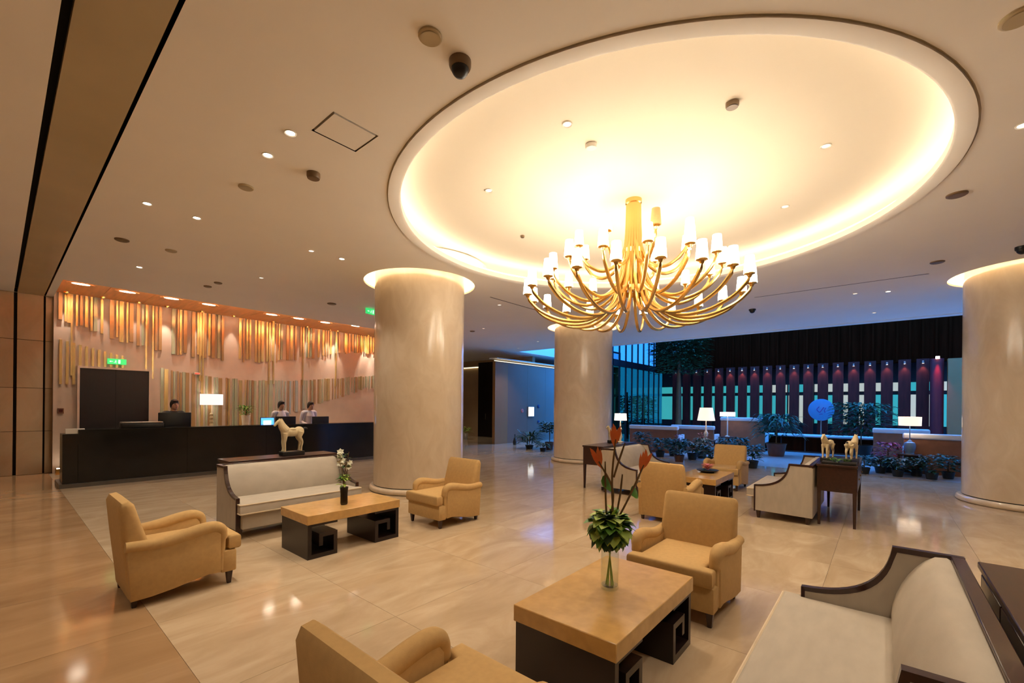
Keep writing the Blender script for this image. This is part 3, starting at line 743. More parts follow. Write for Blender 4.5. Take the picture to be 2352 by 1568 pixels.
# ------- console 2: large white horse; console 4: two small ones; console 3: figurine + lamp
horse((2.86, 6.72, .84), math.pi, .47, 'large cream horse statue with dark tail on the console by the reception desk')
horse((7.62, .60, .84), R(160), .33, 'small cream horse statue on the far console, the left one, head turned left')
horse((7.66, .33, .84), R(-20), .33, 'small cream horse statue on the far console, the right one beside the green sprigs')
horse((8.45, 4.36, .84), R(150), .30, 'pale animal figurine on the console beside the second column', mat='strip_stone')
lamp((8.75, 4.33, .84), 'white-stemmed table lamp on the console beside the second column', .135, .15, .62,
     [(.07, 0), (.07, .015), (.02, .03), (.028, .07), (.045, .12), (.028, .19), (.018, .24), (.034, .28), (.014, .33), (.012, .40)], 'ceramic_white', 'lamp_white', 2.5)
o = empty('greenery_tray', (7.50, .45, .84)); tag(o, 'dark tray of short green sprigs in front of the two small horse statues', 'plant tray')
G().box(-.10, .10, -.19, .19, 0, .035, .005, 1).obj('tray', 'black_plastic', o)
tag(foliage(50, .05, .22, .05, .02, .03, .3, .8, 'leaf_green').obj('sprigs', 'leaf_green', o), kind='stuff')
for ob in list(bpy.data.objects):
    if ob.name.startswith('horse_statue') and abs(ob.location.x-7.64) < .03: ob.location.x += .16

# ------- vase with heliconia on the near coffee table
TV = P(1400, 1350, .455)
o = empty('flower_vase', (TV.x, TV.y, .455)); tag(o, 'clear glass cylinder vase with leafy ball and tall orange heliconia stems', 'vase')
G().lathe([(0, .004), (.050, .004), (.053, 0), (.056, .004), (.056, .30), (.051, .30), (.051, .02), (0, .02)], 32).obj('glass', 'glass_clear', o)
G().lathe([(0, .021), (.050, .021), (.050, .028), (0, .028)], 32).obj('water', 'glass_clear', o)
sg = G()
for k in range(6):
    a = k*1.05; sg.tube([(.022*math.cos(a), .022*math.sin(a), .022), (-.015*math.cos(a), -.015*math.sin(a), .33)], .004, 6)
sg.obj('stalks', 'leaf_light', o)
lm = {}
for mt in ('leaf_green', 'leaf_light', 'leaf_dark'): lm[mt] = G().leaf((0, 0, 0), (1, 0, .15), .078, .074, .6, 4).mesh('leaf', mt)
bz = .385
tag(G().ell((0, 0, bz), (.085, .085, .08), 14, 9).obj('leaf_core', 'leaf_dark', o))
for k in range(170):
    zc = 1-2*(k+.5)/170; a = k*2.39996; q = math.sqrt(1-zc*zc)
    d = Vector((q*math.cos(a), q*math.sin(a), zc)); p = Vector((0, 0, bz))+Vector((d.x*.088, d.y*.088, d.z*.085))
    lf = inst(lm[random.choice(('leaf_green', 'leaf_green', 'leaf_light', 'leaf_light', 'leaf_dark'))], 'leaf', o, p)
    td = (d*.75+Vector((random.uniform(-.5, .5), random.uniform(-.5, .5), random.uniform(-.75, .1)))).normalized()
    lf.rotation_euler = td.to_track_quat('X', 'Z').to_euler(); s_ = random.uniform(.7, 1.1); lf.scale = (s_, s_, s_)
def helic(base, mid, tip, fl=True, dirs=None):
    pts = catmull([base, mid, tip], 6)
    st = G().tube(pts, [.0065]*(len(pts)-3)+[.006, .005, .004], 7).obj('flower_stem', 'stem_brown', o)
    if fl:
        g = G(); t = Vector(tip); d0 = (Vector(tip)-Vector(mid)).normalized()
        for j in range(5):
            sgn = 1 if j % 2 else -1
            side = Vector((r0.x, r0.y, 0))*sgn
            g.leaf(t+d0*(.02*j-.05), side*.45+d0*1.1+Vector((0, 0, .1)), (.085-.008*j)*1.3, .024, -.1, 3, side=(side*.45+d0*1.1).cross(Vector((fw.x, fw.y, 0))))
        g.obj('bract', 'petal_orange', st)
rr_ = Vector((r0.x, r0.y, 0))
def off(a, z): v = rr_*a; return (v.x, v.y, z)
helic(off(.0, .42), off(.015, .62), off(-.075, .80)); helic(off(.02, .42), off(.01, .70), off(.03, .94)); helic(off(.04, .42), off(.13, .60), off(.21, .78))
helic(off(-.02, .42), off(-.03, .58), off(-.035, .80), False); helic(off(.03, .42), off(.06, .58), off(.075, .72), False)
helic(off(.02, .70), off(.05, .80), off(.09, .92), False)
for a, z, sx in ((-.055, .66, 1.), (.13, .60, .9), (-.03, .64, .8)):
    q = off(a, z); lf = inst(lm['leaf_green'], 'leaf', o, q, (R(70), R(-10), R(-30)), (sx, sx*1.3, 1))

# ------- dark vase on coffee table 2
q = P(790, 1158, .455)
o = empty('flower_vase', (q.x, q.y, .455)); tag(o, 'slim smoky glass vase with green leaves and white blossoms on the coffee table', 'vase')
G().lathe([(0, 0), (.035, 0), (.042, .02), (.040, .12), (.047, .20), (.043, .20), (.036, .12), (.036, .02), (0, .02)], 28).obj('glass', 'glass_smoke', o)
g = G()
for k in range(7): g.tube(catmull([(.012*math.cos(k), .012*math.sin(k), .03), (.01*math.sin(k*2), .01*math.cos(k*3), .25), (.05*math.sin(k*2.4), .05*math.cos(k*2.4), .42+.03*k)], 5), .0035, 6)
g.obj('flower_stem', 'stem_brown', o)
for k in range(46):
    a = random.uniform(0, 6.28); z = random.choice((random.uniform(.22, .34), random.uniform(.22, .34), random.uniform(.40, .58)))
    rad_ = .025; d = Vector((math.cos(a), math.sin(a), random.uniform(-.2, .9))).normalized()
    lf = inst(lm[random.choice(('leaf_green', 'leaf_light', 'leaf_green'))] if z < .4 else lm[random.choice(('leaf_dark', 'leaf_dark', 'leaf_green'))], 'leaf', o, (rad_*math.cos(a), rad_*math.sin(a), z))
    lf.rotation_euler = d.to_track_quat('X', 'Z').to_euler(); s_ = random.uniform(.55, .95); lf.scale = (s_, s_*.7, s_)
pet = G()
for j in range(6): pet.leaf((0, 0, 0), (math.cos(j*1.047), math.sin(j*1.047), .5), .05, .035, .3, 2)
petm = pet.mesh('blossom', 'petal_white')
for a, z, sc_ in ((-.045, .60, 1), (-.05, .55, .9), (-.04, .47, 1.15), (.05, .43, .9), (.065, .48, .8), (-.01, .50, .9)):
    q = off(a, z); inst(petm, 'blossom', o, q, (R(60), R(20)*sc_, -R(50)), (sc_,)*3)
# ------- bowl of pink flowers on coffee table 3
q = P(1625, 1084, .455)
o = empty('flower_bowl', (q.x, q.y, .455)); tag(o, 'shallow dark bowl with a pink flower on the far coffee table', 'bowl')
G().lathe([(0, 0), (.10, 0), (.18, .035), (.185, .045), (.17, .045), (.10, .015), (0, .015)], 28).obj('bowl', 'pot_dark', o)
g = G()
for k in range(26):
    a = k*2.4; g.leaf((.02*math.cos(a), .02*math.sin(a), .04+.004*k), (math.cos(a), math.sin(a), .9-.02*k), .11, .05, .3, 3)
g.obj('flower', 'petal_pink', o)
g = G()
for k in range(10): a = k*.63; g.leaf((0, 0, .03), (math.cos(a), math.sin(a), .3), .16, .05, .3, 3)
g.obj('leaves', 'leaf_dark', o)

# =================================================================== RECEPTION: people and desk things
def person(loc, rz, hgt, label, top='shirt_white', hairm='hair', look=0., lean=0.):
    o = empty('person', loc, rz); tag(o, label, 'person', 'reception staff'); k = hgt/1.68
    S = lambda x, y, z: (x*k, (y-lean*max(0, z-1.0))*k, z*k)
    def mk(): return G()
    def t(g, pts, rs, n=12): g.tube(catmull([S(*p) for p in pts], 3), [v*k for i in range(len(rs)-1) for v in [rs[i]+(rs[i+1]-rs[i])*j/3 for j in range(3)]]+[rs[-1]*k], n)
    g = mk()
    hy = -.02-look*.03; hz = 1.555-look*.02
    g.ell(S(0, hy, hz), (.074*k, .092*k, .118*k), 18, 12); g.ell(S(0, hy-.03, hz-.07), (.052*k, .055*k, .05*k), 14, 8)
    g.ell(S(0, hy-.098, hz-.015), (.012*k, .018*k, .024*k), 10, 6)
    for q in (-1, 1): g.ell(S(q*.076, hy+.005, hz-.01), (.010*k, .02*k, .032*k), 8, 6)
    t(g, [(0, 0, 1.34), (0, -.005, 1.42), (0, -.01, 1.50)], [.062, .05, .05])
    t(g, [(0, 0, .90), (0, 0, 1.08), (0, 0, 1.25), (0, 0, 1.36)], [.135, .115, .14, .09], 16)
    for q in (-1, 1):
        t(g, [(q*.11, 0, 1.35), (q*.18, .0, 1.33), (q*.215, .01, 1.20), (q*.235, .0, 1.08), (q*.20, -.12, 1.02), (q*.14, -.24, .99)], [.055, .058, .046, .040, .036, .027])
        g.ell(S(q*.132, -.275, .985), (.036*k, .045*k, .016*k), 12, 8)
        for j in range(4):
            fx = q*.132+(-.024+.016*j); ln = (.060, .072, .068, .052)[j]
            t(g, [(fx, -.305, .986), (fx, -.305-ln*.55, .984), (fx, -.305-ln, .968)], [.0085, .008, .007], 8)
        t(g, [(q*.132-q*.03, -.262, .985), (q*.132-q*.052, -.285, .980), (q*.132-q*.058, -.315, .974)], [.010, .009, .008], 8)
        t(g, [(q*.085, 0, .92), (q*.09, -.01, .70), (q*.09, -.005, .48), (q*.09, .015, .28), (q*.09, .02, .09)], [.09, .078, .058, .05, .036])
        t(g, [(q*.09, .03, .05), (q*.092, -.06, .04), (q*.095, -.15, .03)], [.042, .04, .028])
    remeshed(g, 'body', 'skin', o, .013*k, it=2)
    g = mk()
    t(g, [(0, 0, .86), (0, 0, 1.06), (0, 0, 1.25), (0, .004, 1.36), (0, .004, 1.405)], [.15, .128, .153, .105, .066], 18)
    for q in (-1, 1): t(g, [(q*.10, 0, 1.35), (q*.18, .0, 1.335), (q*.215, .01, 1.20), (q*.236, .0, 1.08), (q*.20, -.12, 1.02), (q*.15, -.22, .995)], [.06, .068, .057, .050, .046, .038])
    remeshed(g, 'jacket' if top == 'suit_dark' else 'shirt', top, o, .013*k, it=2)
    g = mk()
    t(g, [(0, 0, .98), (0, 0, .86)], [.148, .152], 16)
    for q in (-1, 1): t(g, [(q*.085, 0, .92), (q*.09, -.01, .70), (q*.09, -.005, .48), (q*.09, .015, .28), (q*.09, .02, .08)], [.10, .09, .07, .062, .055])
    remeshed(g, 'trousers', 'suit_dark', o, .014*k, it=2)
    g = mk(); g.ell(S(0, hy+.008, hz+.038), (.082*k, .092*k, .098*k), 18, 12); g.ell(S(0, hy+.055, hz-.02), (.07*k, .06*k, .085*k), 14, 9)
    g.ell(S(0, hy-.05, hz+.088), (.06*k, .045*k, .028*k), 12, 7)
    for q in (-1, 1): g.ell(S(q*.068, hy+.012, hz+.01), (.017*k, .055*k, .07*k), 10, 8)
    remeshed(g, 'hair', hairm, o, .011*k, it=1)
    for q in (-1, 1):
        G().ell(S(q*.030, hy-.086, hz+.012), (.011*k, .007*k, .006*k), 8, 6).obj('eye', 'eye_dark', o)
        G().ell(S(q*.030, hy-.088, hz+.032), (.018*k, .006*k, .0035*k), 8, 6).obj('eyebrow', hairm, o)
    G().ell(S(0, hy-.086, hz-.066), (.021*k, .008*k, .006*k), 8, 6).obj('mouth', 'lip', o)
    for q in (-1, 1): G().box(*[v for pr in zip(S(q*.095-.048, -.20, 0), S(q*.095+.048, .075, .085)) for v in pr], .02, 3).obj('shoe', 'black_plastic', o)
    return o
PYp = 12.78
for (px, hgt, lb, top, lk) in ((398, 1.69, 'receptionist in a dark suit behind the large black monitor', 'suit_dark', .3),
                               (643, 1.69, 'receptionist in a white shirt beside the blue screen', 'shirt_white', .4),
                               (709, 1.70, 'receptionist in a white shirt leaning forward behind the right monitor', 'shirt_white', 1.2)):
    q = PY(px, 950, PYp); person((q.x, PYp, 0), R(12), hgt, lb, top, look=lk, lean=.05)
def monitor(px, pxw, label, back=True, mat='black_plastic', scr='screen_blue_off', y=DY0+.62, zb=None, ph=(.30,), tilt=0., z0=.78, top=None):
    q = PY(px, 965, y); d = (Vector((q.x, y, 0))).dot(fw); wd = pxw*d/FPX*1.02
    zt = PY(px, top, y).z
    o = empty('monitor', (q.x, y, z0), R(0)); tag(o, label, 'monitor', 'computer monitors on the reception desk')
    hh = zt-z0
    G().box(-.10, .10, -.08, .08, 0, .015, .004, 1).obj('foot', mat, o)
    G().box(-.025, .025, -.015, .015, .015, hh*.6).obj('stand', mat, o)
    sh = min(.42, hh-.05)
    b = G().box(-wd/2, wd/2, -.05, -.015, hh-sh, hh, .012, 2).obj('housing', mat, o)
    G().box(-wd/2+.015, wd/2-.015, -.014, -.011, hh-sh+.015, hh-.015).obj('screen', scr, b, smooth=False)
    return o
monitor(401, 60, 'wide black monitor seen from behind, in front of the dark-suited receptionist', top=947)
monitor(655, 44, 'black monitor seen from behind, in front of the middle receptionist', top=956)
monitor(735, 38, 'black monitor seen from behind, right of the leaning receptionist', top=956)
q = PY(614, 962, DY0+.55)
o = empty('display', (q.x, DY0+.55, .78)); tag(o, 'small blue lit display on the reception desk left of the middle receptionist', 'screen')
G().box(-.08, .08, -.06, .06, 0, .015).obj('foot', 'black_plastic', o); G().box(-.02, .02, .0, .02, .015, .25).obj('stand', 'black_plastic', o)
b = G().box(-.17, .17, -.012, .012, .20, .47, .006, 1).obj('housing', 'black_plastic', o)
G().box(-.155, .155, -.0145, -.0125, .215, .455).obj('screen', 'screen_blue', b, smooth=False)
G().box(-.10, .09, -.0165, -.0148, .28, .39).obj('picture', 'screen_white', b, smooth=False)
q = PY(325, 972, DY0+.25)
o = empty('printer', (q.x, DY0+.22, DZ)); tag(o, 'low flat black machine on the desk before the dark doors', 'printer')
G().box(-.34, .34, -.15, .15, 0, .10, .012, 2).obj('body', 'black_plastic', o); G().box(-.33, .33, -.14, .14, .10, .125, .008, 1).obj('lid', 'steel', o)
q = PY(486, 930, 13.8)
lamp((q.x, 13.80, .93), 'table lamp with white rectangular shade behind the reception desk', .26, .29, PY(487, 905, 13.8).z-.93,
     [(.09, 0), (.09, .02), (.03, .03), (.05, .08), (.03, .13), (.05, .18), (.03, .23), (.05, .28), (.03, .33), (.045, .38), (.015, .42)], 'strip_stone', 'lamp_white', 2.5, taper=1.0)
q = PY(562, 950, 13.75)
potted((q.x, 13.66, .93), 'green plant in a dark bowl on a white stand behind the reception desk', .34, .24, .11, .34, 80, .20, .045, 'leaf_green', 'ceramic_white', .6, 1.2, group='reception plants')
# exit signs, wall fittings
def exit_sign(loc, rz, label, hang=0.):
    o = empty('exit_sign', loc, rz); tag(o, label, 'sign', 'green exit signs')
    G().box(-.17, .17, -.02, .02, 0, .13, .004, 1).obj('box', 'exit_green', o)
    g = G()   # running figure, door and arrow
    y = -.0215
    g.box(-.03, -.015, y, y+.001, .085, .10); g.tube([(-.02, y, .08), (-.03, y, .055)], .006, 6); g.tube([(-.03, y, .055), (-.045, y, .035), (-.06, y, .035)], .004, 6); g.tube([(-.03, y, .055), (-.015, y, .04), (-.018, y, .02)], .004, 6); g.tube([(-.045, y, .065), (-.02, y, .075), (-.005, y, .062)], .0035, 6)
    g.box(.02, .06, y, y+.001, .02, .11); g.prism([(-.14, .065), (-.11, .045), (-.11, .085)], 'y', y, y+.001); g.box(-.11, -.075, y, y+.001, .058, .072)
    g.obj('pictogram', 'exit_white', o)
    if hang:
        for s in (-.12, .12): G().tube([(s, 0, .13), (s, 0, .13+hang)], .006, 6).obj('rod', 'steel', o)
    return o
q = PY(268, 834, WY-.05); exit_sign((q.x, WY-.09, q.z-.03), 0, 'green exit sign above the dark double doors')
q = PY(853, 722, 9.6); exit_sign((q.x, 9.6, q.z), R(10), 'green exit sign hanging from the ceiling beside the nearest column', H-q.z-.13)
q = PY(452, 858, WY-.04); o = empty('alarm_light', (q.x, WY-.085, q.z)); tag(o, 'small red alarm light on the reception wall', 'alarm')
G().box(-.07, .07, 0, .05, -.03, .03, .006, 1).obj('housing', 'recep_wall', o); G().box(-.05, .05, -.012, 0, -.012, .022, .005, 1).obj('lens', 'alarm_red', o)
q = PY(128, 943, 14.2); o = empty('wall_socket', (RX0+.12, WY-.03, q.z)); tag(o, 'small square brown wall plate left of the dark doors', 'wall plate')
G().box(-.05, .05, 0, .03, -.06, .06, .006, 1).obj('plate', 'pot_brown', o); G().box(-.03, .03, -.006, 0, -.03, .03).obj('rocker', 'fin_wood', o)
o = empty('floor_uplight', (RX0+.12, WY-.25, 0)); tag(o, 'small gold floor uplight washing the wall at the end of the desk', 'uplight')
G().box(-.09, .09, -.07, .07, 0, .13, .006, 1).obj('housing', 'gold', o); G().box(-.07, .07, -.05, .05, .131, .134).obj('lens', 'uplight_lens', o, smooth=False)

# =================================================================== BACK WALL THINGS
q = PY(1219, 945, WA); o = empty('lit_panel', (q.x, WA, q.z)); tag(o, 'small lit cream square panel on the blue back wall', 'panel')
sz = .20
G().box(-sz-.03, sz+.03, -.03, .01, -sz-.04, sz+.04).obj('frame', 'steel', o, smooth=False); G().box(-sz, sz, -.038, -.030, -sz-.01, sz+.01).obj('lit_face', 'panel_lit', o, smooth=False)
for (px, py, lb) in ((1237, 933, 'upper dark round disc on the blue back wall'), (1237, 969, 'lower dark round disc on the blue back wall'), (1200, 943, 'small pink disc left of the lit panel on the blue back wall')):
    q = PY(px, py, WA); o = empty('round_fitting', (q.x, WA+.012, q.z)); tag(o, lb, 'wall fitting')
    b = G().lathe([(0, 0), (.09, 0), (.08, .03), (0, .04)], 16).obj('disc', 'petal_pink' if px == 1200 else 'screen_blue_off', o); b.rotation_euler = (math.pi/2, 0, 0)
    G().lathe([(0, .04), (.02, .04), (.015, .055), (0, .06)], 12).obj('stud', 'steel', b)
def fplant(px, py, label, h, sp, pr, ph, **k):
    q = P(px, py); return potted((q.x, q.y, 0), label, h, sp, pr, ph, **k)
fplant(1216, 1030, 'low spiky green plant at the foot of the blue back wall', .55, .6, .16, .14, n=150, L=.48, Wd=.08, mat='leaf_dark', upw=1.1, pot='pot_dark', group='plants by the blue wall')
fplant(1262, 1032, 'tall dark potted tree at the foot of the blue back wall, beside the column', .5, .6, .17, .28, n=220, L=.24, Wd=.10, mat='leaf_dark', trunk=.34, pot='pot_brown', group='plants by the blue wall')
fplant(1247, 1036, 'small dark leafy plant between the two larger plants at the blue wall', .25, .40, .12, .12, n=60, L=.22, Wd=.07, mat='leaf_dark', pot='pot_dark', group='plants by the blue wall')
o = empty('bottle', (P(1186, 1021).x-.1, P(1186, 1021).y, 0)); tag(o, 'slim dark bottle vase standing left of the plants at the blue wall', 'vase')
G().lathe([(0, 0), (.07, 0), (.08, .12), (.05, .24), (.02, .32), (.02, .42), (.03, .44), (0, .44)], 18).obj('bottle_body', 'pot_dark', o)
fplant(1069, 1008, 'pale green plant peeking out right of the nearest column by the passage', .35, .4, .13, .3, n=60, L=.25, Wd=.07, mat='leaf_light', pot='ceramic_white', group='plants by the blue wall')

# =================================================================== LOUNGE IN THE ATRIUM
def booth(loc, rz, wd, label, hh=.95):
    o = empty('lounge_sofa', loc, rz); tag(o, label, 'sofa', 'brown lounge sofas in the atrium')
    G().box(-wd/2, wd/2, -.06, .06, 0, hh-.14, .006, 1).obj('back_panel', 'lounge_brown', o)
    G().box(-wd/2-.02, wd/2+.02, -.09, .12, hh-.14, hh, .04, 3).obj('top_roll', 'lounge_pale', o)
    G().box(-wd/2, wd/2, .06, .70, .12, .34).obj('seat_base', 'lounge_brown', o); G().box(-wd/2+.02, wd/2-.02, .12, .72, .34, .46, .03, 3).obj('seat_cushion', 'lounge_pale', o)
    for s in (-1, 1):
        G().box(*sorted((s*wd/2, s*(wd/2-.10))), .05, .72, .10, .64, .02, 2).obj('arm', 'lounge_pale', o)
        for yy in (.0, .62): G().box(s*(wd/2-.05)-.025, s*(wd/2-.05)+.025, yy, yy+.05, 0, .12).obj('leg', 'fin_wood', o)
    return o
A90 = -math.pi/2
q = PX(1500, 1010, 15.3); booth((15.3, q.y, 0), A90, 1.75, 'brown lounge sofa with pale top roll left of the cream-shaded lamp')
q = PX(1590, 1000, 16.6); booth((16.6, q.y, 0), A90, 1.5, 'brown lounge sofa half hidden behind the cream-shaded lamp')
q = PX(1705, 990, 18.2); booth((18.2, q.y, 0), A90, 1.5, 'lounge sofa with bluish back right of the cream-shaded lamp', 1.25)
q = PX(2170, 1030, 15.0); booth((15.0, q.y, 0), A90, 1.5, 'brown lounge sofa beside the right column', 1.0)
q = PX(2068, 990, 16.8); booth((16.8, q.y, 0), A90, 1.2, 'brown lounge sofa behind the lamp with the blue jar body', 1.05)
q = PX(1880, 1000, 19.42)
o = empty('lounge_counter', (19.42, q.y, 0)); tag(o, 'wide low counter with a pale top under the round blue sign', 'counter')
G().box(-.35, .35, -1.9, 1.9, 0, .58, .01, 1).obj('body', 'mullion', o); G().box(-.42, .42, -1.95, 1.95, .58, .64, .01, 1).obj('top', 'lounge_pale', o)
for k in range(5): G().box(-.362, -.35, -1.86+.75*k, -1.86+.75*k+.71, .05, .54).obj('panel', 'dark_wall', o)
q = PX(1886, 941, 20.1)
o = empty('round_sign', (20.1, q.y, 0)); tag(o, 'round blue sign with a purple emblem on a stand in the lounge', 'sign')
G().lathe([(0, 0), (.18, 0), (.18, .03), (.03, .05), (.025, q.z-.38), (0, q.z-.38)], 18).obj('stand', 'steel', o)
b = G().lathe([(0, -.02), (.39, -.02), (.41, -.01), (.41, .01), (.39, .02), (0, .02)], 40).obj('disc', 'sign_blue', o, loc=(0, 0, q.z)); b.rotation_euler = (0, -math.pi/2, 0)
g = G()
g.tube(catmull([(.12, .06, .024), (.02, .13, .024), (-.08, .05, .024), (0, -.02, .024), (.10, -.08, .024)], 5), .014, 6); g.tube([(-.10, -.12, .024), (-.02, -.10, .024), (.08, -.14, .024)], .012, 6); g.tube([(-.15, -.05, .024), (-.16, .06, .024)], .01, 6)
g.obj('emblem', 'sign_mark', b)
# lounge lamps on side tables
def side_table(loc, label, h=.55, s=.24):
    o = empty('side_table', loc); tag(o, label, 'side table', 'side tables in the lounge')
    G().box(-s, s, -s, s, h-.04, h, .005, 1).obj('top', 'dark_wood', o); G().box(-s+.03, s-.03, -s+.03, s-.03, .10, .14).obj('shelf', 'dark_wood', o)
    for a in (-1, 1):
        for b_ in (-1, 1): G().box(a*(s-.03)-.018, a*(s-.03)+.018, b_*(s-.03)-.018, b_*(s-.03)+.018, 0, h-.04).obj('leg', 'dark_wood', o)
    return o
q = PX(1622, 950, 15.0); side_table((15.0, q.y, 0), 'dark side table under the cream-shaded lamp')
lamp((15.0, q.y, .55), 'tall cream-shaded table lamp in the lounge', .27, .42, PX(1622, 936, 15.0).z-.55, [(.08, 0), (.08, .02), (.03, .05), (.06, .15), (.07, .22), (.03, .30), (.02, .36), (.03, .42), (.012, .5)], 'ceramic_white', 'lamp_lit', 5., taper=.72)
q = PX(1671, 953, 17.4); side_table((17.4, q.y, 0), 'dark side table under the flat white lamp')
lamp((17.4, q.y, .55), 'table lamp with a low flat white shade behind the cream-shaded lamp', .26, .16, PX(1671, 946, 17.4).z-.55, [(.08, 0), (.08, .02), (.02, .04), (.02, .5)], 'ceramic_white', 'lamp_white', 4., taper=1.)
q = PX(2090, 968, 14.7); side_table((14.7, q.y, 0), 'dark side table under the lamp with the blue jar body', .50, .23)
lamp((14.7, q.y, .50), 'table lamp with peach shade and blue ceramic jar body near the right column', .215, .22, PX(2090, 957, 14.7).z-.50, [(.09, 0), (.09, .02), (.08, .03), (.11, .12), (.12, .22), (.10, .28), (.04, .31), (.04, .33), (.012, .35), (.012, .42)], 'jar_blue', 'lamp_lit', 4., taper=1.03)
# plants of the lounge border
row = [(1476, 1030, .9, 'pot_brown', 'round dark shrub in a brown pot', .42, .55), (1516, 1052, .5, 'pot_dark', 'low dark shrub', .35, .6), (1546, 1055, .35, 'pot_dark', 'small leafy plant', .3, .5),
       (1560, 1040, .6, 'pot_brown', 'dark shrub with magenta blossoms', .4, .5), (1590, 1060, .4, 'pot_dark', 'spreading leafy plant', .3, .55), (1612, 1045, .5, 'pot_dark', 'shrub with magenta blossoms beside the lamp', .4, .5),
       (1636, 1062, .4, 'pot_dark', 'wide leafy plant left of the tan armchair', .3, .6), (1668, 1030, .5, 'pot_dark', 'dark bushy plant above the tan armchair', .45, .6), (1700, 1028, .5, 'pot_dark', 'dark bushy plant over the armchair back', .45, .55),
       (1728, 1050, .45, 'pot_dark', 'dark plant at the right end of the left planting', .35, .5)]
for i, (px, py, h_, pot, lb, hh, sp) in enumerate(row):
    q = PX(px, py, (13.1, 13.9, 14.5)[i % 3])
    fl_ = 'petal_magenta' if 'magenta' in lb else None
    potted((q.x, q.y, 0), lb+' in the planting left of the blue floor' if 'left' not in lb else lb, hh*1.5, sp*.7, .15, .2 if h_ < .8 else .34, n=130, L=.20, Wd=.09, mat='leaf_dark', pot=pot, flower=fl_, group='lounge border plants')
row2 = [(1985, 1082, 'small leafy plant at the left end of the planting before the blue jar lamp', None), (2022, 1085, 'flowering plant with magenta blossoms before the blue jar lamp', 'petal_magenta'), (2062, 1090, 'low green plant under the blue jar lamp', None),
        (2105, 1094, 'leafy plant between the blue jar lamp and the right column', None), (2140, 1098, 'broad green plant near the right column', None), (2178, 1100, 'large green plant touching the right column outline', None)]
for i, (px, py, lb, fl_) in enumerate(row2):
    q = PX(px, py, 13.95 + .42*(i % 2))
    potted((q.x, q.y, 0), lb, .36 if i < 4 else .5, .34, .12, .16, n=120, L=.15, Wd=.08, mat='leaf_dark', pot='pot_dark', flower=fl_, group='lounge border plants')
q = PX(2040, 1050, 14.75); potted((14.75, q.y, 0), 'dark red shrub left of the blue jar lamp', .6, .4, .18, .3, n=140, L=.18, Wd=.08, mat='petal_magenta', pot='pot_dark', group='lounge border plants')
# large potted trees
q = PX(1978, 1000, 18.0); potted((18.0, q.y, 0), 'large dense potted tree right of the round blue sign', 1.45, 1.3, .3, .45, n=700, L=.30, Wd=.10, mat='leaf_dark', trunk=.25, pot='pot_dark', group='lounge trees')
q = PX(1783, 1010, 17.0); potted((17.0, q.y, 0), 'spreading potted palm left of the round blue sign', 1.0, 1.0, .3, .42, n=320, L=.5, Wd=.07, mat='leaf_dark', trunk=.2, pot='pot_brown', droop=.7, upw=1., group='lounge trees')
# tall tree in the atrium corner
q = PX(1560, 810, 19.0)
o = empty('tree', (19.0, q.y, 0)); tag(o, 'tall dark bluish tree rising behind the fins left of the dark wall', 'tree')
G().tube([(0, 0, 0), (.05, .02, 2.2), (0, 0, 3.6)], [.14, .11, .05], 10).obj('trunk', 'stem_brown', o)
tag(foliage(1600, 2.4, 2.1, .30, .12, 3.0, .4, .4).obj('crown', 'leaf_dark', o), kind='stuff')
G().lathe([(0, 0), (.3, 0), (.38, .5), (.34, .5), (.32, .42), (0, .42)], 20).obj('pot', 'pot_dark', o)
for (px, Y, lb) in ((1440, 10.5, 'dark tree outside the teal glazing, nearest the second column'), (1478, 10.4, 'dark tree outside the teal glazing, right of the other')):
    p = PY(px, 900, Y)
    o = empty('tree', (p.x, Y, 0)); tag(o, lb, 'tree', 'trees outside the glazing')
    G().tube([(0, 0, 0), (.05, .02, 1.2), (0, 0, 2.4)], [.12, .09, .05], 10).obj('trunk', 'stem_brown', o)
    tag(foliage(600, 2.3, 1.1, .3, .12, .5, .4, .4).obj('crown', 'leaf_dark', o), kind='stuff')
# red-lit post and pale post at the right of the fins
q = PX(2152, 860, AX-.3)
o = empty('red_post', (AX-.3, q.y, 0)); tag(o, 'round post lit red near the right column', 'post')
G().lathe([(.17, 0), (.17, 3.3), (0, 3.3)], 24).obj('shaft', 'red_paint', o); 
hd = G().lathe([(0, 3.22), (.05, 3.22), (.05, 3.30), (0, 3.30)], 12).obj('spot', 'spot_lens', o, loc=(-.22, 0, .06))
l = light('SPOT', 'red_spot', (-.24, 0, 3.25), 60, (1., .12, .16), o, spot_size=R(60), spot_blend=.6, shadow_soft_size=.03); l.rotation_euler = (0, R(10), 0)
q = PX(2192, 880, AX-.3)
o = empty('pale_post', (AX-.3, q.y, 0)); tag(o, 'square pale beige post next to the right column', 'post')
G().box(-.15, .15, -.16, .16, 0, 3.28).obj('shaft', 'wall_tan', o, smooth=False); G().box(-.17, .17, -.18, .18, 0, .12).obj('foot', 'wall_tan', o, smooth=False)

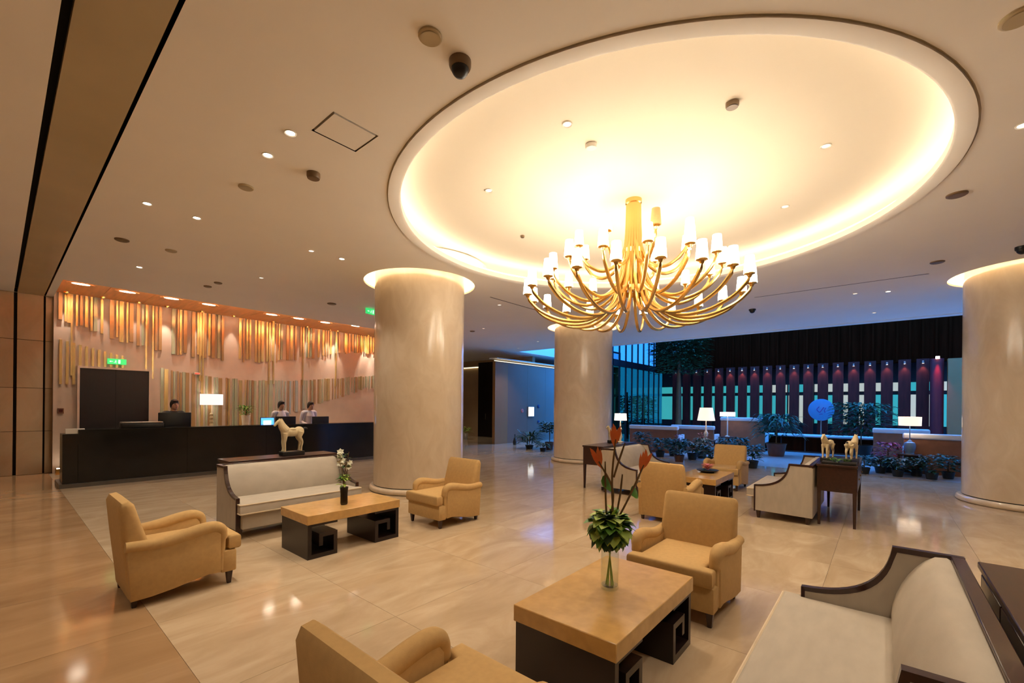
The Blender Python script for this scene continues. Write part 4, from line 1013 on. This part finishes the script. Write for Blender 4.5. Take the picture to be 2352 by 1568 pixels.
# =================================================================== CEILING FITTINGS
def downlight(x, y, z, label, lit=True, r=.05, power=E_DOWN, cone=95, group='recessed ceiling downlights'):
    o = empty('downlight', (x, y, z)); tag(o, label, 'downlight', group)
    G().lathe([(r*.72, .0), (r*.72, -.004), (r*.95, -.009), (r, -.004), (r, 0)], 24).obj('trim_ring', 'white_plastic', o)
    G().lathe([(0, -.002), (r*.72, -.002)], 20, flip=True).obj('lens', 'lens_lit' if lit else 'lens_dim', o)
    if power:
        light('SPOT', 'spot', (0, 0, -.012), power, WARM, o, spot_size=R(cone), spot_blend=.8, shadow_soft_size=.05)
    return o
lits = [(667, 305, 'bright recessed downlight left of the ceiling hatch', 1), (615, 356, 'bright recessed downlight nearest below-left of the ceiling hatch', 1), (338, 467, 'recessed downlight close to the dark ceiling band, nearer one', 1),
        (452, 500, 'recessed downlight in the middle of the left ceiling', 1), (320, 613, 'faint recessed downlight near the copper soffit corner', 1), (715, 576, 'faint small downlight left of the nearest column', 0),
        (785, 594, 'small downlight just left of the nearest column', 1), (1147, 700, 'small downlight right of the nearest column by the ceiling slot', 0), (1964, 674, 'small downlight near the right ceiling slot, left of its pair', 0),
        (2040, 669, 'small downlight near the right ceiling slot, right of its pair', 1), (2008, 718, 'small downlight at the edge over the lounge opening', 0), (2351, 287, 'bright downlight cut by the right edge of the photo', 1)]
for px, py, lb, b in lits:
    q = P(px, py, H); downlight(q.x, q.y, H, lb, bool(b), power=E_DOWN if b else 0)
for px, py, lb in ((1303, 285, 'small downlight in the round recess, nearest upper left'), (1897, 335, 'small downlight in the round recess, right side'), (1803, 474, 'small downlight in the round recess, behind the chandelier to the right'), (1123, 437, 'small downlight in the round recess, left side')):
    q = P(px, py, 4.298); downlight(q.x, q.y, 4.298, lb, False, .05, E_DOWN)
extra = [(1.6, -.6, 'over the nearest cream sofa'), (3.0, -1.2, 'over the nearest console table'), (-.6, 1.4, 'above the camera side of the bottom armchair'), (-.2, -1.0, 'behind the viewpoint'),
         (-1.5, 4.6, 'over the brown border left of the tan armchair'), (-1.5, 8.0, 'over the brown border in the middle'), (-1.5, 11.2, 'over the brown border near the stone pillar'), (9.0, -1.6, 'left of the right column'),
         (6.2, -2.8, 'right of the round recess outside the picture'), (3.2, 8.9, 'between the white horse and the reception desk'), (6.9, 9.9, 'behind the nearest column'), (9.6, 9.3, 'in the passage left of the second column'),
         (12.75, 9.6, 'in front of the blue back wall by the column'), (13.75, 11.35, 'in front of the blue back wall by the dark doorway'), (14.2, 15.5, 'in the passage before the dark doorway'), (9.4, 4.9, 'over the console beside the second column')]
for x, y, lb in extra:  # fill downlights, added only to brighten the room and its furniture
    downlight(x, y, H, 'added flush ceiling downlight '+lb, False, .045, E_DOWN*(1.6 if x < -1 else 1), group='added flush downlights')
def disc(px, py, label, r, mat, z=H, dome=False, name='ceiling_speaker', cat='speaker', hgt=.03):
    q = P(px, py, z); o = empty(name, (q.x, q.y, z)); tag(o, label, cat)
    G().lathe([(r, 0), (r, -hgt*.4), (r*.9, -hgt*.6), (0, -hgt*.6)], 24, flip=True).obj('housing', mat, o)
    if dome: G().lathe([(r*.8, -hgt*.6)]+[(r*.8*math.cos(a), -hgt*.6-r*.8*math.sin(a)) for a in (R(22), R(45), R(67))]+[(0, -hgt*.6-r*.8)], 20, flip=True).obj('dome', 'black_plastic', o)
    else: G().lathe([(r*.8, -hgt*.6-.004), (0, -hgt*.6-.004)], 24, flip=True).obj('grille', mat, o)
    return o
disc(988, 82, 'round flush ceiling speaker above the dome camera', .075, 'strip_stone')
disc(1057, 140, 'dark dome camera on the ceiling left of the round recess', .075, 'camera_grey', dome=True, name='dome_camera', cat='camera', hgt=.09)
disc(720, 398, 'boxy brown smoke detector below the ceiling hatch', .065, 'camera_grey', name='smoke_detector', cat='detector', hgt=.09)
disc(565, 429, 'faint round ceiling speaker left of the smoke detector', .075, 'strip_stone')
disc(280, 550, 'brown round ceiling speaker near the dark ceiling band', .085, 'camera_grey')
disc(393, 575, 'faint round ceiling speaker above the copper soffit', .075, 'strip_stone')
disc(477, 657, 'small dark ceiling sensor above the reception wall, left of its pair', .07, 'camera_grey', name='ceiling_sensor', cat='sensor')
disc(501, 649, 'small dark ceiling sensor above the reception wall, right of its pair', .07, 'camera_grey', name='ceiling_sensor', cat='sensor')
disc(762, 697, 'faint round ceiling disc between the reception wall and nearest column', .10, 'camera_grey', name='ceiling_disc', cat='speaker')
disc(2342, 38, 'round brown ceiling speaker cut by the top right edge', .09, 'strip_stone')
disc(2198, 446, 'round brown ceiling speaker right of the round recess', .09, 'camera_grey')
disc(2153, 601, 'small brown ceiling disc above the right ceiling slot', .09, 'camera_grey', name='ceiling_disc', cat='speaker')
disc(1728, 710, 'black dome camera on the ceiling right of the chandelier', .075, 'black_plastic', dome=True, name='dome_camera', cat='camera', hgt=.06)
disc(1085, 760, 'small dark ceiling sensor behind the nearest column', .08, 'camera_grey', name='ceiling_sensor', cat='sensor')
disc(2349, 566, 'dark dome camera cut by the right edge above the right column', .08, 'black_plastic', dome=True, name='dome_camera', cat='camera', hgt=.08)
disc(1682, 237, 'dark sprinkler head in the round ceiling recess', .055, 'camera_grey', z=4.298, name='sprinkler', cat='sprinkler', hgt=.06)
disc(1358, 333, 'pale smoke detector in the round ceiling recess left of the chandelier', .06, 'white_plastic', z=4.298, name='smoke_detector', cat='detector', hgt=.05)
disc(1200, 541, 'tiny dark sprinkler in the round ceiling recess, lower left', .03, 'camera_grey', z=4.298, name='sprinkler', cat='sprinkler', hgt=.05)
# lights of the copper soffit
ovals = [(186, 652), (293, 670), (394, 685), (480, 699), (624, 722), (686, 731), (747, 740), (817, 748)]
names = ['first', 'second', 'third', 'fourth', 'fifth', 'sixth', 'seventh', 'eighth']
for (px, py), nn in zip(ovals, names):
    q = P(px, py, H+.10); q.y = max(q.y, RY0+.18); o = empty('soffit_light', (q.x, q.y, H+.10)); tag(o, '%s oval light from the left in the copper soffit' % nn, 'downlight', 'oval lights in the copper soffit')
    b = G().lathe([(.14, 0), (.14, -.006), (.20, -.012), (.215, 0)], 32).obj('trim_ring', 'copper', o); b.scale = (1, .6, 1)
    b = G().lathe([(0, -.003), (.14, -.003)], 24, flip=True).obj('lens', 'lens_lit', o); b.scale = (1.3, .8, 1)
    light('SPOT', 'spot', (0, 0, -.02), E_WASH*.28, WARM, o, spot_size=R(110), spot_blend=.8, shadow_soft_size=.08)
washx = [1.0, 1.6, 2.25, 2.8, 3.55, 4.3, 5.35, 6.35, 7.1, 7.35, 8.5, 8.9]
wpow = [.7, .5, .6, 1.2, 1.3, .7, 1.5, .8, 1.7, 1.7, 2.2, 2.2]
for k, (x, pw) in enumerate(zip(washx, wpow)):
    o = empty('wall_washer', (x, WY-.20, H+.10)); tag(o, 'small accent spotlight close to the reception wall, number %s counted from the dark doors side' % ('one two three four five six seven eight nine ten eleven twelve'.split()[k]), 'downlight', 'accent spots along the reception wall')
    G().lathe([(.03, 0), (.03, -.02), (.045, -.03), (.05, 0)], 20).obj('trim_ring', 'gold', o); G().lathe([(0, -.004), (.03, -.004)], 16, flip=True).obj('lens', 'lens_lit', o)
    l = light('SPOT', 'spot', (0, 0, -.03), E_WASH*pw*.55, WARM2, o, spot_size=R(38), spot_blend=.7, shadow_soft_size=.02); l.rotation_euler = (R(7), 0, 0)
